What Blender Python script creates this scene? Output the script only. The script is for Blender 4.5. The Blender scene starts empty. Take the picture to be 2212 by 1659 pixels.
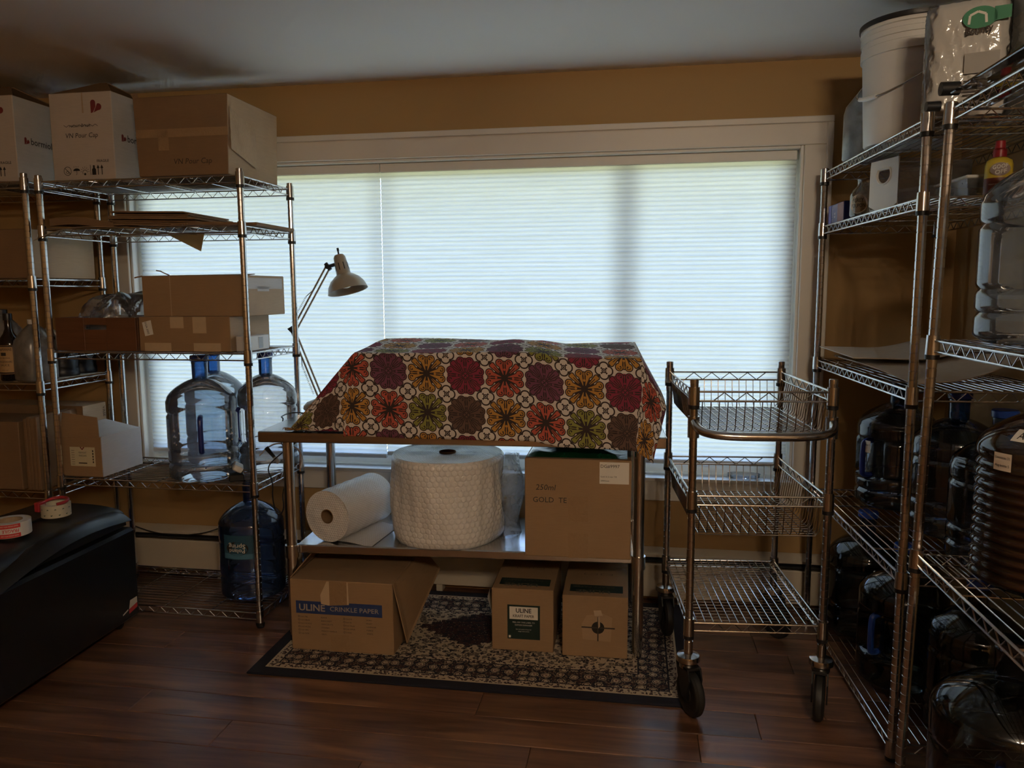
import bpy, bmesh, math, random
from mathutils import Vector, Matrix
V = Vector
random.seed(7)
scene = bpy.context.scene
COL = scene.collection
PI = math.pi

# ------------------------------------------------------------------ camera
FPX, YAW, PITCH, ROLL, CAMH = 1657.77, 0.15973, 0.12129, -0.005367, 1.3915
_f = V((-math.sin(YAW)*math.cos(PITCH), math.cos(YAW)*math.cos(PITCH), -math.sin(PITCH)))
_r = V((math.cos(YAW), math.sin(YAW), 0))
_u = _r.cross(_f)
_r2 = _r*math.cos(ROLL) + _u*math.sin(ROLL)
_u2 = -_r*math.sin(ROLL) + _u*math.cos(ROLL)
cam_d = bpy.data.cameras.new('camera')
cam_d.sensor_width = 36.0
cam_d.lens = FPX/2212*36.0
cam_d.clip_start = 0.02
cam = bpy.data.objects.new('camera', cam_d); COL.objects.link(cam)
M = Matrix((_r2, _u2, -_f)).transposed().to_4x4(); M.translation = V((0, 0, CAMH))
cam.matrix_world = M
scene.camera = cam

def at(px, py, Y):
    """world point seen at a photo pixel on the depth plane y = Y (used to take measurements)"""
    d = _f + _r2*((px-1106)/FPX) - _u2*((py-829.5)/FPX)
    t = Y/d.y
    return V((d.x*t, Y, CAMH + d.z*t))

# ------------------------------------------------------------------ world (daylight outdoors), exposure
world = bpy.data.worlds.new('daylight'); scene.world = world; world.use_nodes = True
wn, wl = world.node_tree.nodes, world.node_tree.links
wn.clear()
_out = wn.new('ShaderNodeOutputWorld'); _bg = wn.new('ShaderNodeBackground')
_tc = wn.new('ShaderNodeTexCoord'); _sp = wn.new('ShaderNodeSeparateXYZ'); _rp = wn.new('ShaderNodeValToRGB')
_mr = wn.new('ShaderNodeMapRange'); _mr.inputs[1].default_value = -1; _mr.inputs[2].default_value = 1
wl.new(_tc.outputs['Generated'], _sp.inputs[0]); wl.new(_sp.outputs['Z'], _mr.inputs[0]); wl.new(_mr.outputs[0], _rp.inputs[0])
e = _rp.color_ramp.elements
e[0].position = 0.0; e[0].color = (0.50, 0.51, 0.30, 1)          # lawn below the horizon
e[1].position = 1.0; e[1].color = (0.25, 0.41, 0.72, 1)           # sky
k = e.new(0.488); k.color = (0.50, 0.51, 0.30, 1)
k = e.new(0.512); k.color = (0.35, 0.48, 0.78, 1)
wl.new(_rp.outputs[0], _bg.inputs[0]); _bg.inputs[1].default_value = 11.5
wl.new(_bg.outputs[0], _out.inputs[0])

vs = scene.view_settings
vs.view_transform = 'Standard'; vs.look = 'None'; vs.gamma = 1.0; vs.use_curve_mapping = False
vs.exposure = 0.0
BULB = 420.0
scene.cycles.max_bounces = 8
scene.cycles.diffuse_bounces = 3
scene.cycles.glossy_bounces = 3
scene.cycles.transmission_bounces = 4
scene.cycles.transparent_max_bounces = 16
scene.cycles.use_adaptive_sampling = True
scene.cycles.adaptive_threshold = 0.07
scene.cycles.adaptive_min_samples = 16
scene.cycles.caustics_reflective = False
scene.cycles.caustics_refractive = False

# ------------------------------------------------------------------ object helpers
def tag(o, label, cat, group=None):
    o['label'] = label; o['category'] = cat
    if group: o['group'] = group
    return o

def thing(name, label, cat, loc=(0, 0, 0), rotz=0.0, group=None, rot=None):
    o = bpy.data.objects.new(name, None); COL.objects.link(o)
    o.empty_display_size = 0.05
    o.location = loc; o.rotation_euler = rot if rot else (0, 0, rotz)
    return tag(o, label, cat, group)

def obj(name, mesh, mat=None, parent=None, loc=None, rot=None):
    if isinstance(mesh, MB): mesh = mesh.mesh(name)
    o = bpy.data.objects.new(name, mesh); COL.objects.link(o)
    if mat is not None:
        if not mesh.materials: mesh.materials.append(mat)
    if parent is not None: o.parent = parent
    if loc is not None: o.location = loc
    if rot is not None: o.rotation_euler = rot
    return o

def struct(name, mesh, mat=None):
    o = obj(name, mesh, mat); o['kind'] = 'structure'; return o

def copy_tree(o, parent=None):
    c = o.copy(); COL.objects.link(c); c.parent = parent
    for ch in list(o.children): copy_tree(ch, c)
    return c

class MB:
    def __init__(s): s.v = []; s.f = []; s.sm = True; s.ang = 35
    def add(s, vs, fs):
        n = len(s.v); s.v += [tuple(p) for p in vs]; s.f += [tuple(i+n for i in f) for f in fs]; return s
    def box(s, x0, x1, y0, y1, z0, z1):
        return s.add([(x0,y0,z0),(x1,y0,z0),(x1,y1,z0),(x0,y1,z0),(x0,y0,z1),(x1,y0,z1),(x1,y1,z1),(x0,y1,z1)],
                     [(0,3,2,1),(4,5,6,7),(0,1,5,4),(1,2,6,5),(2,3,7,6),(3,0,4,7)])
    def bbox(s, x0, x1, y0, y1, z0, z1, b=0.002):
        """box with chamfered edges"""
        bm = bmesh.new(); bmesh.ops.create_cube(bm, size=1.0)
        for v in bm.verts:
            v.co = V((x0 if v.co.x < 0 else x1, y0 if v.co.y < 0 else y1, z0 if v.co.z < 0 else z1))
        bmesh.ops.bevel(bm, geom=list(bm.edges), offset=b, segments=1, affect='EDGES')
        bm.verts.ensure_lookup_table(); bm.verts.index_update()
        s.add([v.co.copy() for v in bm.verts], [[v.index for v in f.verts] for f in bm.faces]); bm.free(); return s
    def quad(s, a, b, c, d): return s.add([a, b, c, d], [(0, 1, 2, 3)])
    def slab(s, a, b, c, d, t):
        """quad a b c d given thickness t along its normal (both faces and edges)"""
        a, b, c, d = V(a), V(b), V(c), V(d); n = (b-a).cross(d-a).normalized()*t
        return s.add([a, b, c, d, a-n, b-n, c-n, d-n], [(0,1,2,3),(7,6,5,4),(0,4,5,1),(1,5,6,2),(2,6,7,3),(3,7,4,0)])
    def cyl(s, p0, p1, r0, r1=None, n=12, cap=True):
        p0, p1 = V(p0), V(p1); r1 = r0 if r1 is None else r1
        ax = (p1-p0).normalized(); t = V((1,0,0)) if abs(ax.x) < .9 else V((0,1,0))
        a = ax.cross(t).normalized(); b = ax.cross(a)
        vs = []
        for p, r in ((p0, r0), (p1, r1)):
            for i in range(n):
                th = 2*PI*i/n; vs.append(p + a*(r*math.cos(th)) + b*(r*math.sin(th)))
        fs = [(i, (i+1) % n, n+(i+1) % n, n+i) for i in range(n)]
        if cap: fs += [tuple(range(n-1, -1, -1)), tuple(range(n, 2*n))]
        return s.add(vs, fs)
    def tube(s, pts, r, n=8, closed=False, cap=True, rs=None):
        pts = [V(p) for p in pts]; m = len(pts); vs = []; prev = None
        for i, p in enumerate(pts):
            if closed: t = pts[(i+1) % m]-pts[i-1]
            else: t = pts[min(i+1, m-1)]-pts[max(i-1, 0)]
            t = t.normalized() if t.length > 1e-9 else V((0,0,1))
            if prev is None:
                q = V((0,0,1)) if abs(t.z) < .9 else V((1,0,0)); a = t.cross(q).normalized()
            else:
                a = (prev - t*prev.dot(t)); a = a.normalized() if a.length > 1e-6 else t.orthogonal().normalized()
            prev = a; b = t.cross(a); rr = rs[i] if rs else r
            for k in range(n):
                th = 2*PI*k/n; vs.append(p + a*(rr*math.cos(th)) + b*(rr*math.sin(th)))
        fs = []
        for i in range(m if closed else m-1):
            j = (i+1) % m
            for k in range(n):
                k2 = (k+1) % n; fs.append((i*n+k, i*n+k2, j*n+k2, j*n+k))
        if cap and not closed: fs += [tuple(range(n-1, -1, -1)), tuple(range((m-1)*n, m*n))]
        return s.add(vs, fs)
    def lathe(s, prof, n=32, cap0=True, cap1=True, c=(0,0), a0=0.0, a1=None, fn=None):
        """prof = [(r,z)...]; fn(r,z,theta)->r"""
        full = a1 is None; a1 = a0+2*PI if full else a1; cols = n if full else n+1
        vs = []
        for r, z in prof:
            for k in range(cols):
                th = a0+(a1-a0)*k/n; rr = fn(r, z, th) if fn else r
                vs.append((c[0]+rr*math.cos(th), c[1]+rr*math.sin(th), z))
        fs = []
        for i in range(len(prof)-1):
            for k in range(n):
                k2 = (k+1) % cols if full else k+1
                fs.append((i*cols+k, i*cols+k2, (i+1)*cols+k2, (i+1)*cols+k))
        if full and cap0: fs.append(tuple(range(cols-1, -1, -1)))
        if full and cap1: fs.append(tuple(range((len(prof)-1)*cols, len(prof)*cols)))
        return s.add(vs, fs)
    def grid(s, nu, nv, fn):
        vs = [fn(i/nu, j/nv) for j in range(nv+1) for i in range(nu+1)]
        fs = [(j*(nu+1)+i, j*(nu+1)+i+1, (j+1)*(nu+1)+i+1, (j+1)*(nu+1)+i) for j in range(nv) for i in range(nu)]
        return s.add(vs, fs)
    def poly(s, pts): return s.add(pts, [tuple(range(len(pts)))])
    def xf(s, m):
        s.v = [tuple(m @ V(p)) for p in s.v]; return s
    def mesh(s, name='mesh'):
        me = bpy.data.meshes.new(name); me.from_pydata(s.v, [], s.f); me.update()
        if s.sm:
            me.polygons.foreach_set('use_smooth', [True]*len(me.polygons))
            me.set_sharp_from_angle(angle=math.radians(s.ang))
        return me

# ------------------------------------------------------------------ lettering (flat print), meshed in one pass at the end
TEXTS = []
def flat(o, x, y):
    o, x, y = V(o), V(x), V(y)
    return lambda a, b: o + x*a + y*b
def text(parent, s, h, place, mat, align='C', width=None, name='lettering', bold=0.0, shear=0.0, space=1.0):
    cu = bpy.data.curves.new(name, 'FONT'); cu.body = s; cu.size = 1.0; cu.resolution_u = 2
    cu.offset = bold; cu.shear = shear; cu.space_character = space
    o = bpy.data.objects.new(name, cu); COL.objects.link(o)
    TEXTS.append((o, parent, h, place, mat, align, width, name))
def flush_texts():
    dg = bpy.context.evaluated_depsgraph_get(); dg.update()
    done = []
    for o, parent, h, place, mat, align, width, name in TEXTS:
        me = bpy.data.meshes.new_from_object(o.evaluated_get(dg))
        done.append((me, o, parent, h, place, mat, align, width, name))
    for me, o, parent, h, place, mat, align, width, name in done:
        cu = o.data; bpy.data.objects.remove(o); bpy.data.curves.remove(cu)
        xs = [v.co.x for v in me.vertices]; ys = [v.co.y for v in me.vertices]
        if not xs: continue
        sc = h/0.70; x0, x1 = min(xs), max(xs)
        sx = sc if not width else width/(x1-x0)
        off = {'L': x0, 'C': (x0+x1)/2, 'R': x1}[align]
        for v in me.vertices:
            v.co = place((v.co.x-off)*sx, v.co.y*sc)
        me.name = name; me.materials.clear(); me.materials.append(mat); me.update()
        q = bpy.data.objects.new(name, me); COL.objects.link(q); q.parent = parent

def decal(parent, name, polys, place, mat):
    """flat printed shapes: list of 2D polygons placed on a surface"""
    m = MB(); m.sm = False
    for p in polys: m.poly([place(a, b) for a, b in p])
    return obj(name, m, mat, parent)
def rect(x0, y0, x1, y1): return [(x0, y0), (x1, y0), (x1, y1), (x0, y1)]
def disc(cx, cy, r, n=20, ry=None): return [(cx+r*math.cos(2*PI*i/n), cy+(ry or r)*math.sin(2*PI*i/n)) for i in range(n)]
def stroke(pts, w):
    """thin polyline as quads"""
    out = []
    for (x0, y0), (x1, y1) in zip(pts, pts[1:]):
        d = math.hypot(x1-x0, y1-y0) or 1e-9; nx, ny = -(y1-y0)/d*w/2, (x1-x0)/d*w/2
        out.append([(x0-nx, y0-ny), (x1-nx, y1-ny), (x1+nx, y1+ny), (x0+nx, y0+ny)])
    return out

# ------------------------------------------------------------------ materials
class NT:
    def __init__(s, name):
        s.m = bpy.data.materials.new(name); s.m.use_nodes = True
        s.t = s.m.node_tree; s.n = s.t.nodes; s.n.clear()
        s.out = s.n.new('ShaderNodeOutputMaterial')
    def new(s, kind, **kw):
        n = s.n.new('ShaderNode'+kind)
        for k, v in kw.items(): setattr(n, k, v)
        return n
    def link(s, a, b): s.t.links.new(a, b)
    def math(s, op, a, b=None, c=None, clamp=False):
        n = s.n.new('ShaderNodeMath'); n.operation = op; n.use_clamp = clamp
        for i, v in enumerate((a, b, c)):
            if v is None: continue
            if isinstance(v, (int, float)): n.inputs[i].default_value = v
            else: s.link(v, n.inputs[i])
        return n.outputs[0]
    def mix(s, f, a, b, mode='MIX'):
        n = s.n.new('ShaderNodeMix'); n.data_type = 'RGBA'; n.blend_type = mode
        for i, v in ((0, f), (6, a), (7, b)):
            if isinstance(v, (int, float)): n.inputs[i].default_value = v
            elif isinstance(v, (tuple, list)): n.inputs[i].default_value = (*v[:3], 1)
            else: s.link(v, n.inputs[i])
        return n.outputs[2]
    def coord(s, kind='Object'): return s.new('TexCoord').outputs[kind]
    def mapping(s, vec, scale=(1,1,1), loc=(0,0,0), rot=(0,0,0)):
        n = s.new('Mapping'); n.inputs['Scale'].default_value = scale; n.inputs['Location'].default_value = loc; n.inputs['Rotation'].default_value = rot
        s.link(vec, n.inputs[0]); return n.outputs[0]
    def noise(s, vec, scale, detail=3.0, rough=.55, dist=0.0):
        n = s.new('TexNoise'); n.inputs['Scale'].default_value = scale; n.inputs['Detail'].default_value = detail
        n.inputs['Roughness'].default_value = rough; n.inputs['Distortion'].default_value = dist
        if vec is not None: s.link(vec, n.inputs['Vector'])
        return n.outputs[0]
    def voronoi(s, vec, scale, feature='F1', rnd=1.0):
        n = s.new('TexVoronoi'); n.feature = feature; n.inputs['Scale'].default_value = scale; n.inputs['Randomness'].default_value = rnd
        s.link(vec, n.inputs['Vector']); return n
    def ramp(s, fac, stops, interp='LINEAR'):
        n = s.new('ValToRGB'); n.color_ramp.interpolation = interp; el = n.color_ramp.elements
        while len(el) < len(stops): el.new(.5)
        for e_, (p, c) in zip(el, stops): e_.position = p; e_.color = (*c[:3], 1) if isinstance(c, (tuple, list)) else (c, c, c, 1)
        s.link(fac, n.inputs[0]); return n.outputs[0]
    def range(s, v, a, b, c, d):
        n = s.new('MapRange'); s.link(v, n.inputs[0])
        for i, x in enumerate((a, b, c, d)): n.inputs[i+1].default_value = x
        return n.outputs[0]
    def bump(s, h, strength=.3, dist=.002):
        n = s.new('Bump'); n.inputs['Strength'].default_value = strength; n.inputs['Distance'].default_value = dist
        s.link(h, n.inputs['Height']); return n.outputs[0]
    def prin(s, color=None, rough=.5, metal=0.0, normal=None, **kw):
        b = s.new('BsdfPrincipled')
        for k, v in (('Base Color', color), ('Roughness', rough), ('Metallic', metal)):
            if v is None: continue
            if isinstance(v, (tuple, list)): b.inputs[k].default_value = (*v[:3], 1)
            elif isinstance(v, (int, float)): b.inputs[k].default_value = v
            else: s.link(v, b.inputs[k])
        for k, v in kw.items(): b.inputs[k.replace('_', ' ')].default_value = v
        if normal is not None: s.link(normal, b.inputs['Normal'])
        return b.outputs[0]
    def done(s, sh): s.link(sh, s.out.inputs[0]); return s.m

def plain(name, col, rough=.5, metal=0.0, var=.08, scale=30, bump=0.0, bscale=200, **kw):
    t = NT(name); co = t.coord()
    n = t.noise(co, scale)
    c = t.mix(n, tuple(x*(1-var) for x in col), tuple(min(1, x*(1+var)) for x in col))
    nor = t.bump(t.noise(co, bscale, 2), bump, .001) if bump else None
    return t.done(t.prin(c, rough, metal, nor, **kw))

def card_mat(name, col, rough=.8):
    t = NT(name); co = t.coord()
    fib = t.noise(t.mapping(co, (18, 18, 260)), 1.0, 4)
    blot = t.noise(co, 9, 4)
    f = t.math('ADD', t.math('MULTIPLY', fib, .55), t.math('MULTIPLY', blot, .45))
    c = t.mix(f, tuple(x*.80 for x in col), tuple(x*1.18 for x in col))
    return t.done(t.prin(c, rough, 0, t.bump(fib, .12, .0006)))

def clear_mat(name, tint, gloss=.06, haze=0.0, hazecol=(.8,.85,.9), rough=.06, bump=0.0, bscale=40):
    """thin clear plastic: tinted see-through sheet with a reflective skin and a little cloudiness"""
    t = NT(name); tr = t.new('BsdfTransparent')
    lw = t.new('LayerWeight'); lw.inputs[0].default_value = .25
    tc = t.mix(lw.outputs['Facing'], tint, tuple(x*.75 for x in tint)); t.link(tc, tr.inputs[0])
    gl = t.new('BsdfGlossy'); gl.inputs['Roughness'].default_value = rough; gl.inputs[0].default_value = (1, 1, 1, 1)
    fr = t.new('Fresnel'); fr.inputs[0].default_value = 1.5
    if bump:
        nb = t.bump(t.noise(t.coord(), bscale, 3, .5, .6), bump, .004); t.link(nb, gl.inputs['Normal']); t.link(nb, fr.inputs['Normal'])
    base = tr.outputs[0]
    if haze:
        df = t.new('BsdfDiffuse'); df.inputs[0].default_value = (*hazecol, 1)
        tl = t.new('BsdfTranslucent'); tl.inputs[0].default_value = (*hazecol, 1)
        m0 = t.new('MixShader'); m0.inputs[0].default_value = .5; t.link(df.outputs[0], m0.inputs[1]); t.link(tl.outputs[0], m0.inputs[2])
        m1 = t.new('MixShader')
        hz = t.math('MULTIPLY', t.range(t.noise(t.coord(), 14, 5), .3, .7, .5, 1.5), haze); t.link(hz, m1.inputs[0])
        t.link(tr.outputs[0], m1.inputs[1]); t.link(m0.outputs[0], m1.inputs[2]); base = m1.outputs[0]
    m2 = t.new('MixShader'); t.link(t.math('ADD', t.math('MULTIPLY', fr.outputs[0], 1.0), gloss-.04, clamp=True), m2.inputs[0])
    t.link(base, m2.inputs[1]); t.link(gl.outputs[0], m2.inputs[2])
    return t.done(m2.outputs[0])

def wall_mat(name, col, rough=.7, bs=.15):
    t = NT(name); co = t.coord()
    c = t.mix(t.noise(co, 1.3, 3), tuple(x*.95 for x in col), tuple(x*1.05 for x in col))
    return t.done(t.prin(c, rough, 0, t.bump(t.noise(co, 170, 2), bs, .0008)))

m_wall = wall_mat('tan wall paint', (.43, .265, .105))
m_ceil = wall_mat('white ceiling paint', (.91, .91, .91), .6, .1)
m_trim = plain('white trim paint', (.74, .69, .62), .42, var=.04, scale=6)
m_heat = plain('almond heater enamel', (.66, .58, .46), .4, var=.05, scale=5)
m_dark = plain('dark slot', (.02, .02, .02), .7)
m_chrome = plain('bright chrome wire', (.62, .62, .63), .17, 1.0, .06, 12)
m_chrome_d = plain('cart chrome', (.55, .53, .50), .20, 1.0, .06, 12)
m_blackp = plain('black plastic', (.012, .012, .013), .42)
m_blackm = plain('matte black plastic', (.010, .010, .011), .33, bump=.15, bscale=500)
m_rubber = plain('black rubber', (.015, .014, .013), .55)
m_card = card_mat('brown cardboard', (.34, .215, .115))
m_card_d = card_mat('dark brown cardboard', (.24, .145, .075))
m_card_l = card_mat('pale brown cardboard', (.46, .335, .22))
m_card_w = card_mat('white faced cardboard', (.54, .475, .42))
m_card_g = card_mat('grey white cardboard', (.60, .585, .58))
m_paper = plain('white paper', (.80, .77, .70), .75, var=.03)
def kraft_sheet():
    t = NT('kraft paper sheet'); c = t.mix(t.noise(t.coord(), 20, 4), (.52, .38, .22), (.70, .52, .32))
    pr = t.prin(c, .8); tl = t.new('BsdfTranslucent'); t.link(c, tl.inputs[0]); mx = t.new('MixShader'); mx.inputs[0].default_value = .4
    t.link(pr, mx.inputs[1]); t.link(tl.outputs[0], mx.inputs[2]); return t.done(mx.outputs[0])
m_kraftp = kraft_sheet()
m_ink = plain('black ink', (.02, .018, .018), .6)
m_inkb = plain('brown black ink', (.045, .03, .022), .7)
m_inkred = plain('dark red ink', (.20, .03, .03), .65)
m_blueink = plain('blue ink panel', (.025, .05, .16), .6)
m_bluefade = plain('pale blue lettering', (.36, .40, .50), .65)
m_greenink = plain('dark green ink panel', (.012, .03, .025), .45)
m_greenlogo = plain('green logo ink', (.02, .22, .10), .5)
m_redp = plain('red plastic', (.42, .03, .04), .35)
m_redlabel = plain('red label print', (.60, .05, .05), .45)
m_whitep = plain('white plastic', (.74, .74, .72), .35, var=.03)
m_bluecap = plain('blue plastic cap', (.02, .08, .42), .3)
m_bluedk = plain('dark blue plastic', (.012, .025, .18), .35)

def steel_mat():
    t = NT('brushed stainless steel'); co = t.coord()
    g = t.noise(t.mapping(co, (3, 160, 160)), 1.0, 4)
    c = t.mix(g, (.60, .60, .59), (.74, .74, .73))
    return t.done(t.prin(c, t.range(g, .3, .7, .14, .24), 1.0))
m_steel = steel_mat()
# ================================================================== the room
WY, XL, XR, YB, ZC = 3.40, -3.60, 1.276, -2.60, 2.315
OX0, OX1, OZ0, OZ1 = -2.405, 0.675, 0.553, 1.978            # window opening

def wood_mat():
    t = NT('hand scraped hardwood'); co = t.coord(); oi = t.new('ObjectInfo').outputs['Random']
    off = t.new('CombineXYZ'); t.link(t.math('MULTIPLY', oi, 37.0), off.inputs[0]); t.link(t.math('MULTIPLY', oi, 91.0), off.inputs[1])
    ad = t.new('VectorMath'); ad.operation = 'ADD'; t.link(co, ad.inputs[0]); t.link(off.outputs[0], ad.inputs[1])
    p = ad.outputs[0]
    g1 = t.noise(t.mapping(p, (1.6, 22, 22)), 1.0, 5, .6, .8)
    g2 = t.noise(t.mapping(p, (5, 120, 120)), 1.0, 3)
    big = t.noise(t.mapping(p, (.9, 5, 5)), 1.0, 2, .5, 1.5)
    dark, lite = (.080, .034, .019), (.29, .142, .078)
    c = t.mix(t.range(g1, .3, .7, 0, 1), dark, lite)
    c = t.mix(t.math('MULTIPLY', t.range(big, .60, .68, 0, 1), .55), c, (.40, .20, .095))      # pale sapwood streaks
    c = t.mix(t.math('MULTIPLY', g2, .35), c, tuple(x*.5 for x in dark))
    tone = t.math('ADD', .62, t.math('MULTIPLY', oi, .76))
    tn = t.new('Mix'); tn.data_type = 'RGBA'; tn.blend_type = 'MULTIPLY'; tn.inputs[0].default_value = 1
    cb = t.new('CombineXYZ')
    for i in range(3): t.link(tone, cb.inputs[i])
    t.link(c, tn.inputs[6]); t.link(cb.outputs[0], tn.inputs[7])
    scr = t.noise(t.mapping(p, (11, 3, 3)), 1.0, 2, .5, .5)
    h = t.math('ADD', t.math('MULTIPLY', scr, 1.0), t.math('MULTIPLY', g2, .15))
    return t.done(t.prin(tn.outputs[2], t.range(g1, .3, .7, .30, .42), 0, t.bump(h, .35, .004), Coat_Weight=.25, Coat_Roughness=.22))
m_wood = wood_mat()

m = MB(); m.sm = False; m.box(XL-.1, XR+.1, YB-.1, WY+.1, -.08, -.008)
floor = struct('floor', m, m_dark)
ROW, Y0 = .147, 2.185
joints = {0: (-1.665, .21), -1: (-1.285, -.30, .90), 1: (-.505, .405), 3: (-1.82, .10), 2: (-2.2, -1.05, .63), 4: (-1.1, .59)}
k = 0
for row in range(-33, 9):
    ya, yb = Y0+ROW*row, Y0+ROW*(row+1)
    if ya > WY or yb < YB: continue
    ya, yb = max(ya, YB), min(yb, WY)
    js = joints.get(row)
    if js is None:
        x = XL+random.uniform(.3, 1.2); js = []
        while x < XR-.25: js.append(x); x += random.uniform(.7, 1.6)
    xs = [XL] + sorted(js) + [XR]
    # fill long gaps on the unseen left
    ext = []
    for a, b in zip(xs, xs[1:]):
        ext.append(a)
        if b-a > 2.0: ext.append((a+b)/2+random.uniform(-.2, .2))
    xs = ext+[XR]
    for a, b in zip(xs, xs[1:]):
        mb = MB(); mb.sm = False; g = .0007
        mb.bbox(a+g-a, b-g-a, g, yb-ya-g, -.010, 0, .0016)
        o = obj('floor_plank', mb, m_wood, floor, (a, ya, random.uniform(-.0004, 0)))

def holed_wall():
    m = MB(); m.sm = False; y0, y1 = WY, WY+.16
    m.box(XL-.1, OX0, y0, y1, -.08, ZC); m.box(OX1, XR+.1, y0, y1, -.08, ZC)
    m.box(OX0, OX1, y0, y1, -.08, OZ0); m.box(OX0, OX1, y0, y1, OZ1, ZC)
    return m
struct('wall_back', holed_wall(), m_wall)
m = MB(); m.sm = False; struct('wall_right', m.box(XR, XR+.1, YB-.1, WY, -.08, ZC), m_wall)
m = MB(); m.sm = False; struct('wall_left', m.box(XL-.1, XL, YB-.1, WY, -.08, ZC), m_wall)
m = MB(); m.sm = False; struct('wall_front', m.box(XL, XR, YB-.1, YB, -.08, ZC), m_wall)
m = MB(); m.sm = False; struct('ceiling', m.box(XL-.1, XR+.1, YB-.1, WY+.16, ZC, ZC+.1), m_ceil)

# unseen roof overhang, added to dim and warm the top of the shades
m_eave = plain('added eave soffit', (.62, .52, .28), .8, var=.10, scale=6)
m = MB(); m.sm = False; struct('unseen_eave', m.box(XL-.3, XR+.6, WY+.16, WY+.75, 2.10, 2.20), m_eave)

# window
m_glass = clear_mat('window glass', (.93, .96, .96), .05, rough=.02)
win = bpy.data.objects.new('window_1', None); COL.objects.link(win); win['kind'] = 'structure'; win.location = (0, WY, 0)
def casing(x0, x1, z0, z1, horiz):
    m = MB(); m.sm = False
    m.bbox(x0, x1, -.016, -.0005, z0, z1, .003)
    return m
cw = .10
o = obj('casing_board', casing(OX0-.082, OX1+.105, OZ1, OZ1+.107, 1), m_trim, win)
o = obj('casing_board', casing(OX0-.082, OX1+.105, OZ0-.093, OZ0, 1), m_trim, win)
o = obj('casing_board', casing(OX0-.082, OX0, OZ0+.0004, OZ1-.0004, 0), m_trim, win)
o = obj('casing_board', casing(OX1, OX1+.105, OZ0+.0004, OZ1-.0004, 0), m_trim, win)
b = MB(); b.sm = False                                             # backband around the casing
bw = .022
b.bbox(OX0-.082-.004, OX1+.109, -.026, -.0165, OZ1+.107-bw, OZ1+.111, .003)
b.bbox(OX1+.105-bw, OX1+.109, -.026, -.0165, OZ0-.093, OZ1+.107-bw, .003)
b.bbox(OX0-.086, OX0-.082+bw, -.026, -.0165, OZ0-.093, OZ1+.107-bw, .003)
obj('backband', b, m_trim, win)
m_jamb = plain('white jamb paint', (.80, .79, .75), .45, var=.03)
for nm, a in (('jamb', (OX0, OX0+.012, .0, .158, OZ0+.0125, OZ1)), ('jamb', (OX1-.012, OX1, .0, .158, OZ0+.0125, OZ1)),
              ('head_jamb', (OX0+.0125, OX1-.0125, .0, .158, OZ1-.012, OZ1)), ('sill', (OX0, OX1, -.022, .158, OZ0-.004, OZ0+.012))):
    q = MB(); q.sm = False; q.bbox(*a, .002); obj(nm, q, m_jamb, win)
fx = [OX0+.0125, -1.155, -.048, OX1-.0125]
fr = MB(); fr.sm = False; zz0, zz1 = OZ0+.0125, OZ1-.0125
fr.box(fx[0], fx[3], .105, .15, zz0, zz0+.05); fr.box(fx[0], fx[3], .105, .15, zz1-.05, zz1)
fr.box(fx[0], fx[0]+.05, .105, .15, zz0+.05, zz1-.05); fr.box(fx[3]-.05, fx[3], .105, .15, zz0+.05, zz1-.05)
obj('sash_frame', fr, m_jamb, win)
for x, w in ((fx[1], .010), (fx[2], .024)):
    q = MB(); q.sm = False; q.bbox(x-w, x+w, .118, .156, zz0+.0505, zz1-.0505, .002); obj('mullion', q, m_jamb, win)
for a, b_ in ((fx[0]+.05, fx[1]-.010), (fx[1]+.010, fx[2]-.024), (fx[2]+.024, fx[3]-.05)):
    q = MB(); q.sm = False; q.box(a, b_, .125, .129, zz0+.05, zz1-.05); obj('pane', q, m_glass, win)

# cellular shades
def shade_mat():
    t = NT('pleated shade fabric'); co = t.coord()
    st = t.noise(t.mapping(co, (2.2, 2.2, 110)), 1.0, 4, .6)
    st2 = t.noise(t.mapping(co, (9, 9, 420)), 1.0, 2, .5)
    f = t.math('ADD', t.math('MULTIPLY', st, .65), t.math('MULTIPLY', st2, .35))
    c = t.mix(t.range(f, .34, .66, 0, 1), (.60, .63, .655), (.74, .765, .79))
    tl = t.new('BsdfTranslucent'); t.link(c, tl.inputs[0])
    df = t.new('BsdfDiffuse'); df.inputs[0].default_value = (.72, .72, .70, 1)
    mx = t.new('MixShader'); mx.inputs[0].default_value = .60
    t.link(df.outputs[0], mx.inputs[1]); t.link(tl.outputs[0], mx.inputs[2])
    return t.done(mx.outputs[0])
m_shade = shade_mat()
def cell_shade(x0, x1, zb, zt, label):
    yc = WY+.045
    r = thing('cellular_shade', label, 'window shade', ((x0+x1)/2, yc, zb), group='pleated shades in the window')
    hw = (x1-x0)/2; n = max(2, round((zt-zb-.06)/.0195)); hgt = zt-zb-.06; prof = []
    for i in range(n):
        for q in range(4):
            tt = q/4; prof.append((-.0065*math.sin(PI*tt)**.7 if tt > 0 else 0.0, .02+hgt*(i+tt)/n))
    prof.append((0, .02+hgt))
    mb = MB(); mb.ang = 50; nx = 24
    mb.grid(nx, len(prof)-1, lambda u, v: (-hw+2*hw*u, prof[round(v*(len(prof)-1))][0], prof[round(v*(len(prof)-1))][1]))
    obj('pleated_fabric', mb, m_shade, r)
    q = MB(); q.bbox(-hw, hw, -.014, .014, hgt+.02, hgt+.06, .003); obj('headrail', q, m_jamb, r)
    q = MB(); q.bbox(-hw, hw, -.011, .011, 0, .02, .004); obj('bottom_rail', q, m_jamb, r)
    return r
cell_shade(-2.372, -1.1563, .603, 1.9655, 'narrower white pleated shade behind the left wire shelving')
cell_shade(-1.1550, .655, .617, 1.9655, 'wide white pleated shade behind the cloth covered table')

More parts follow.
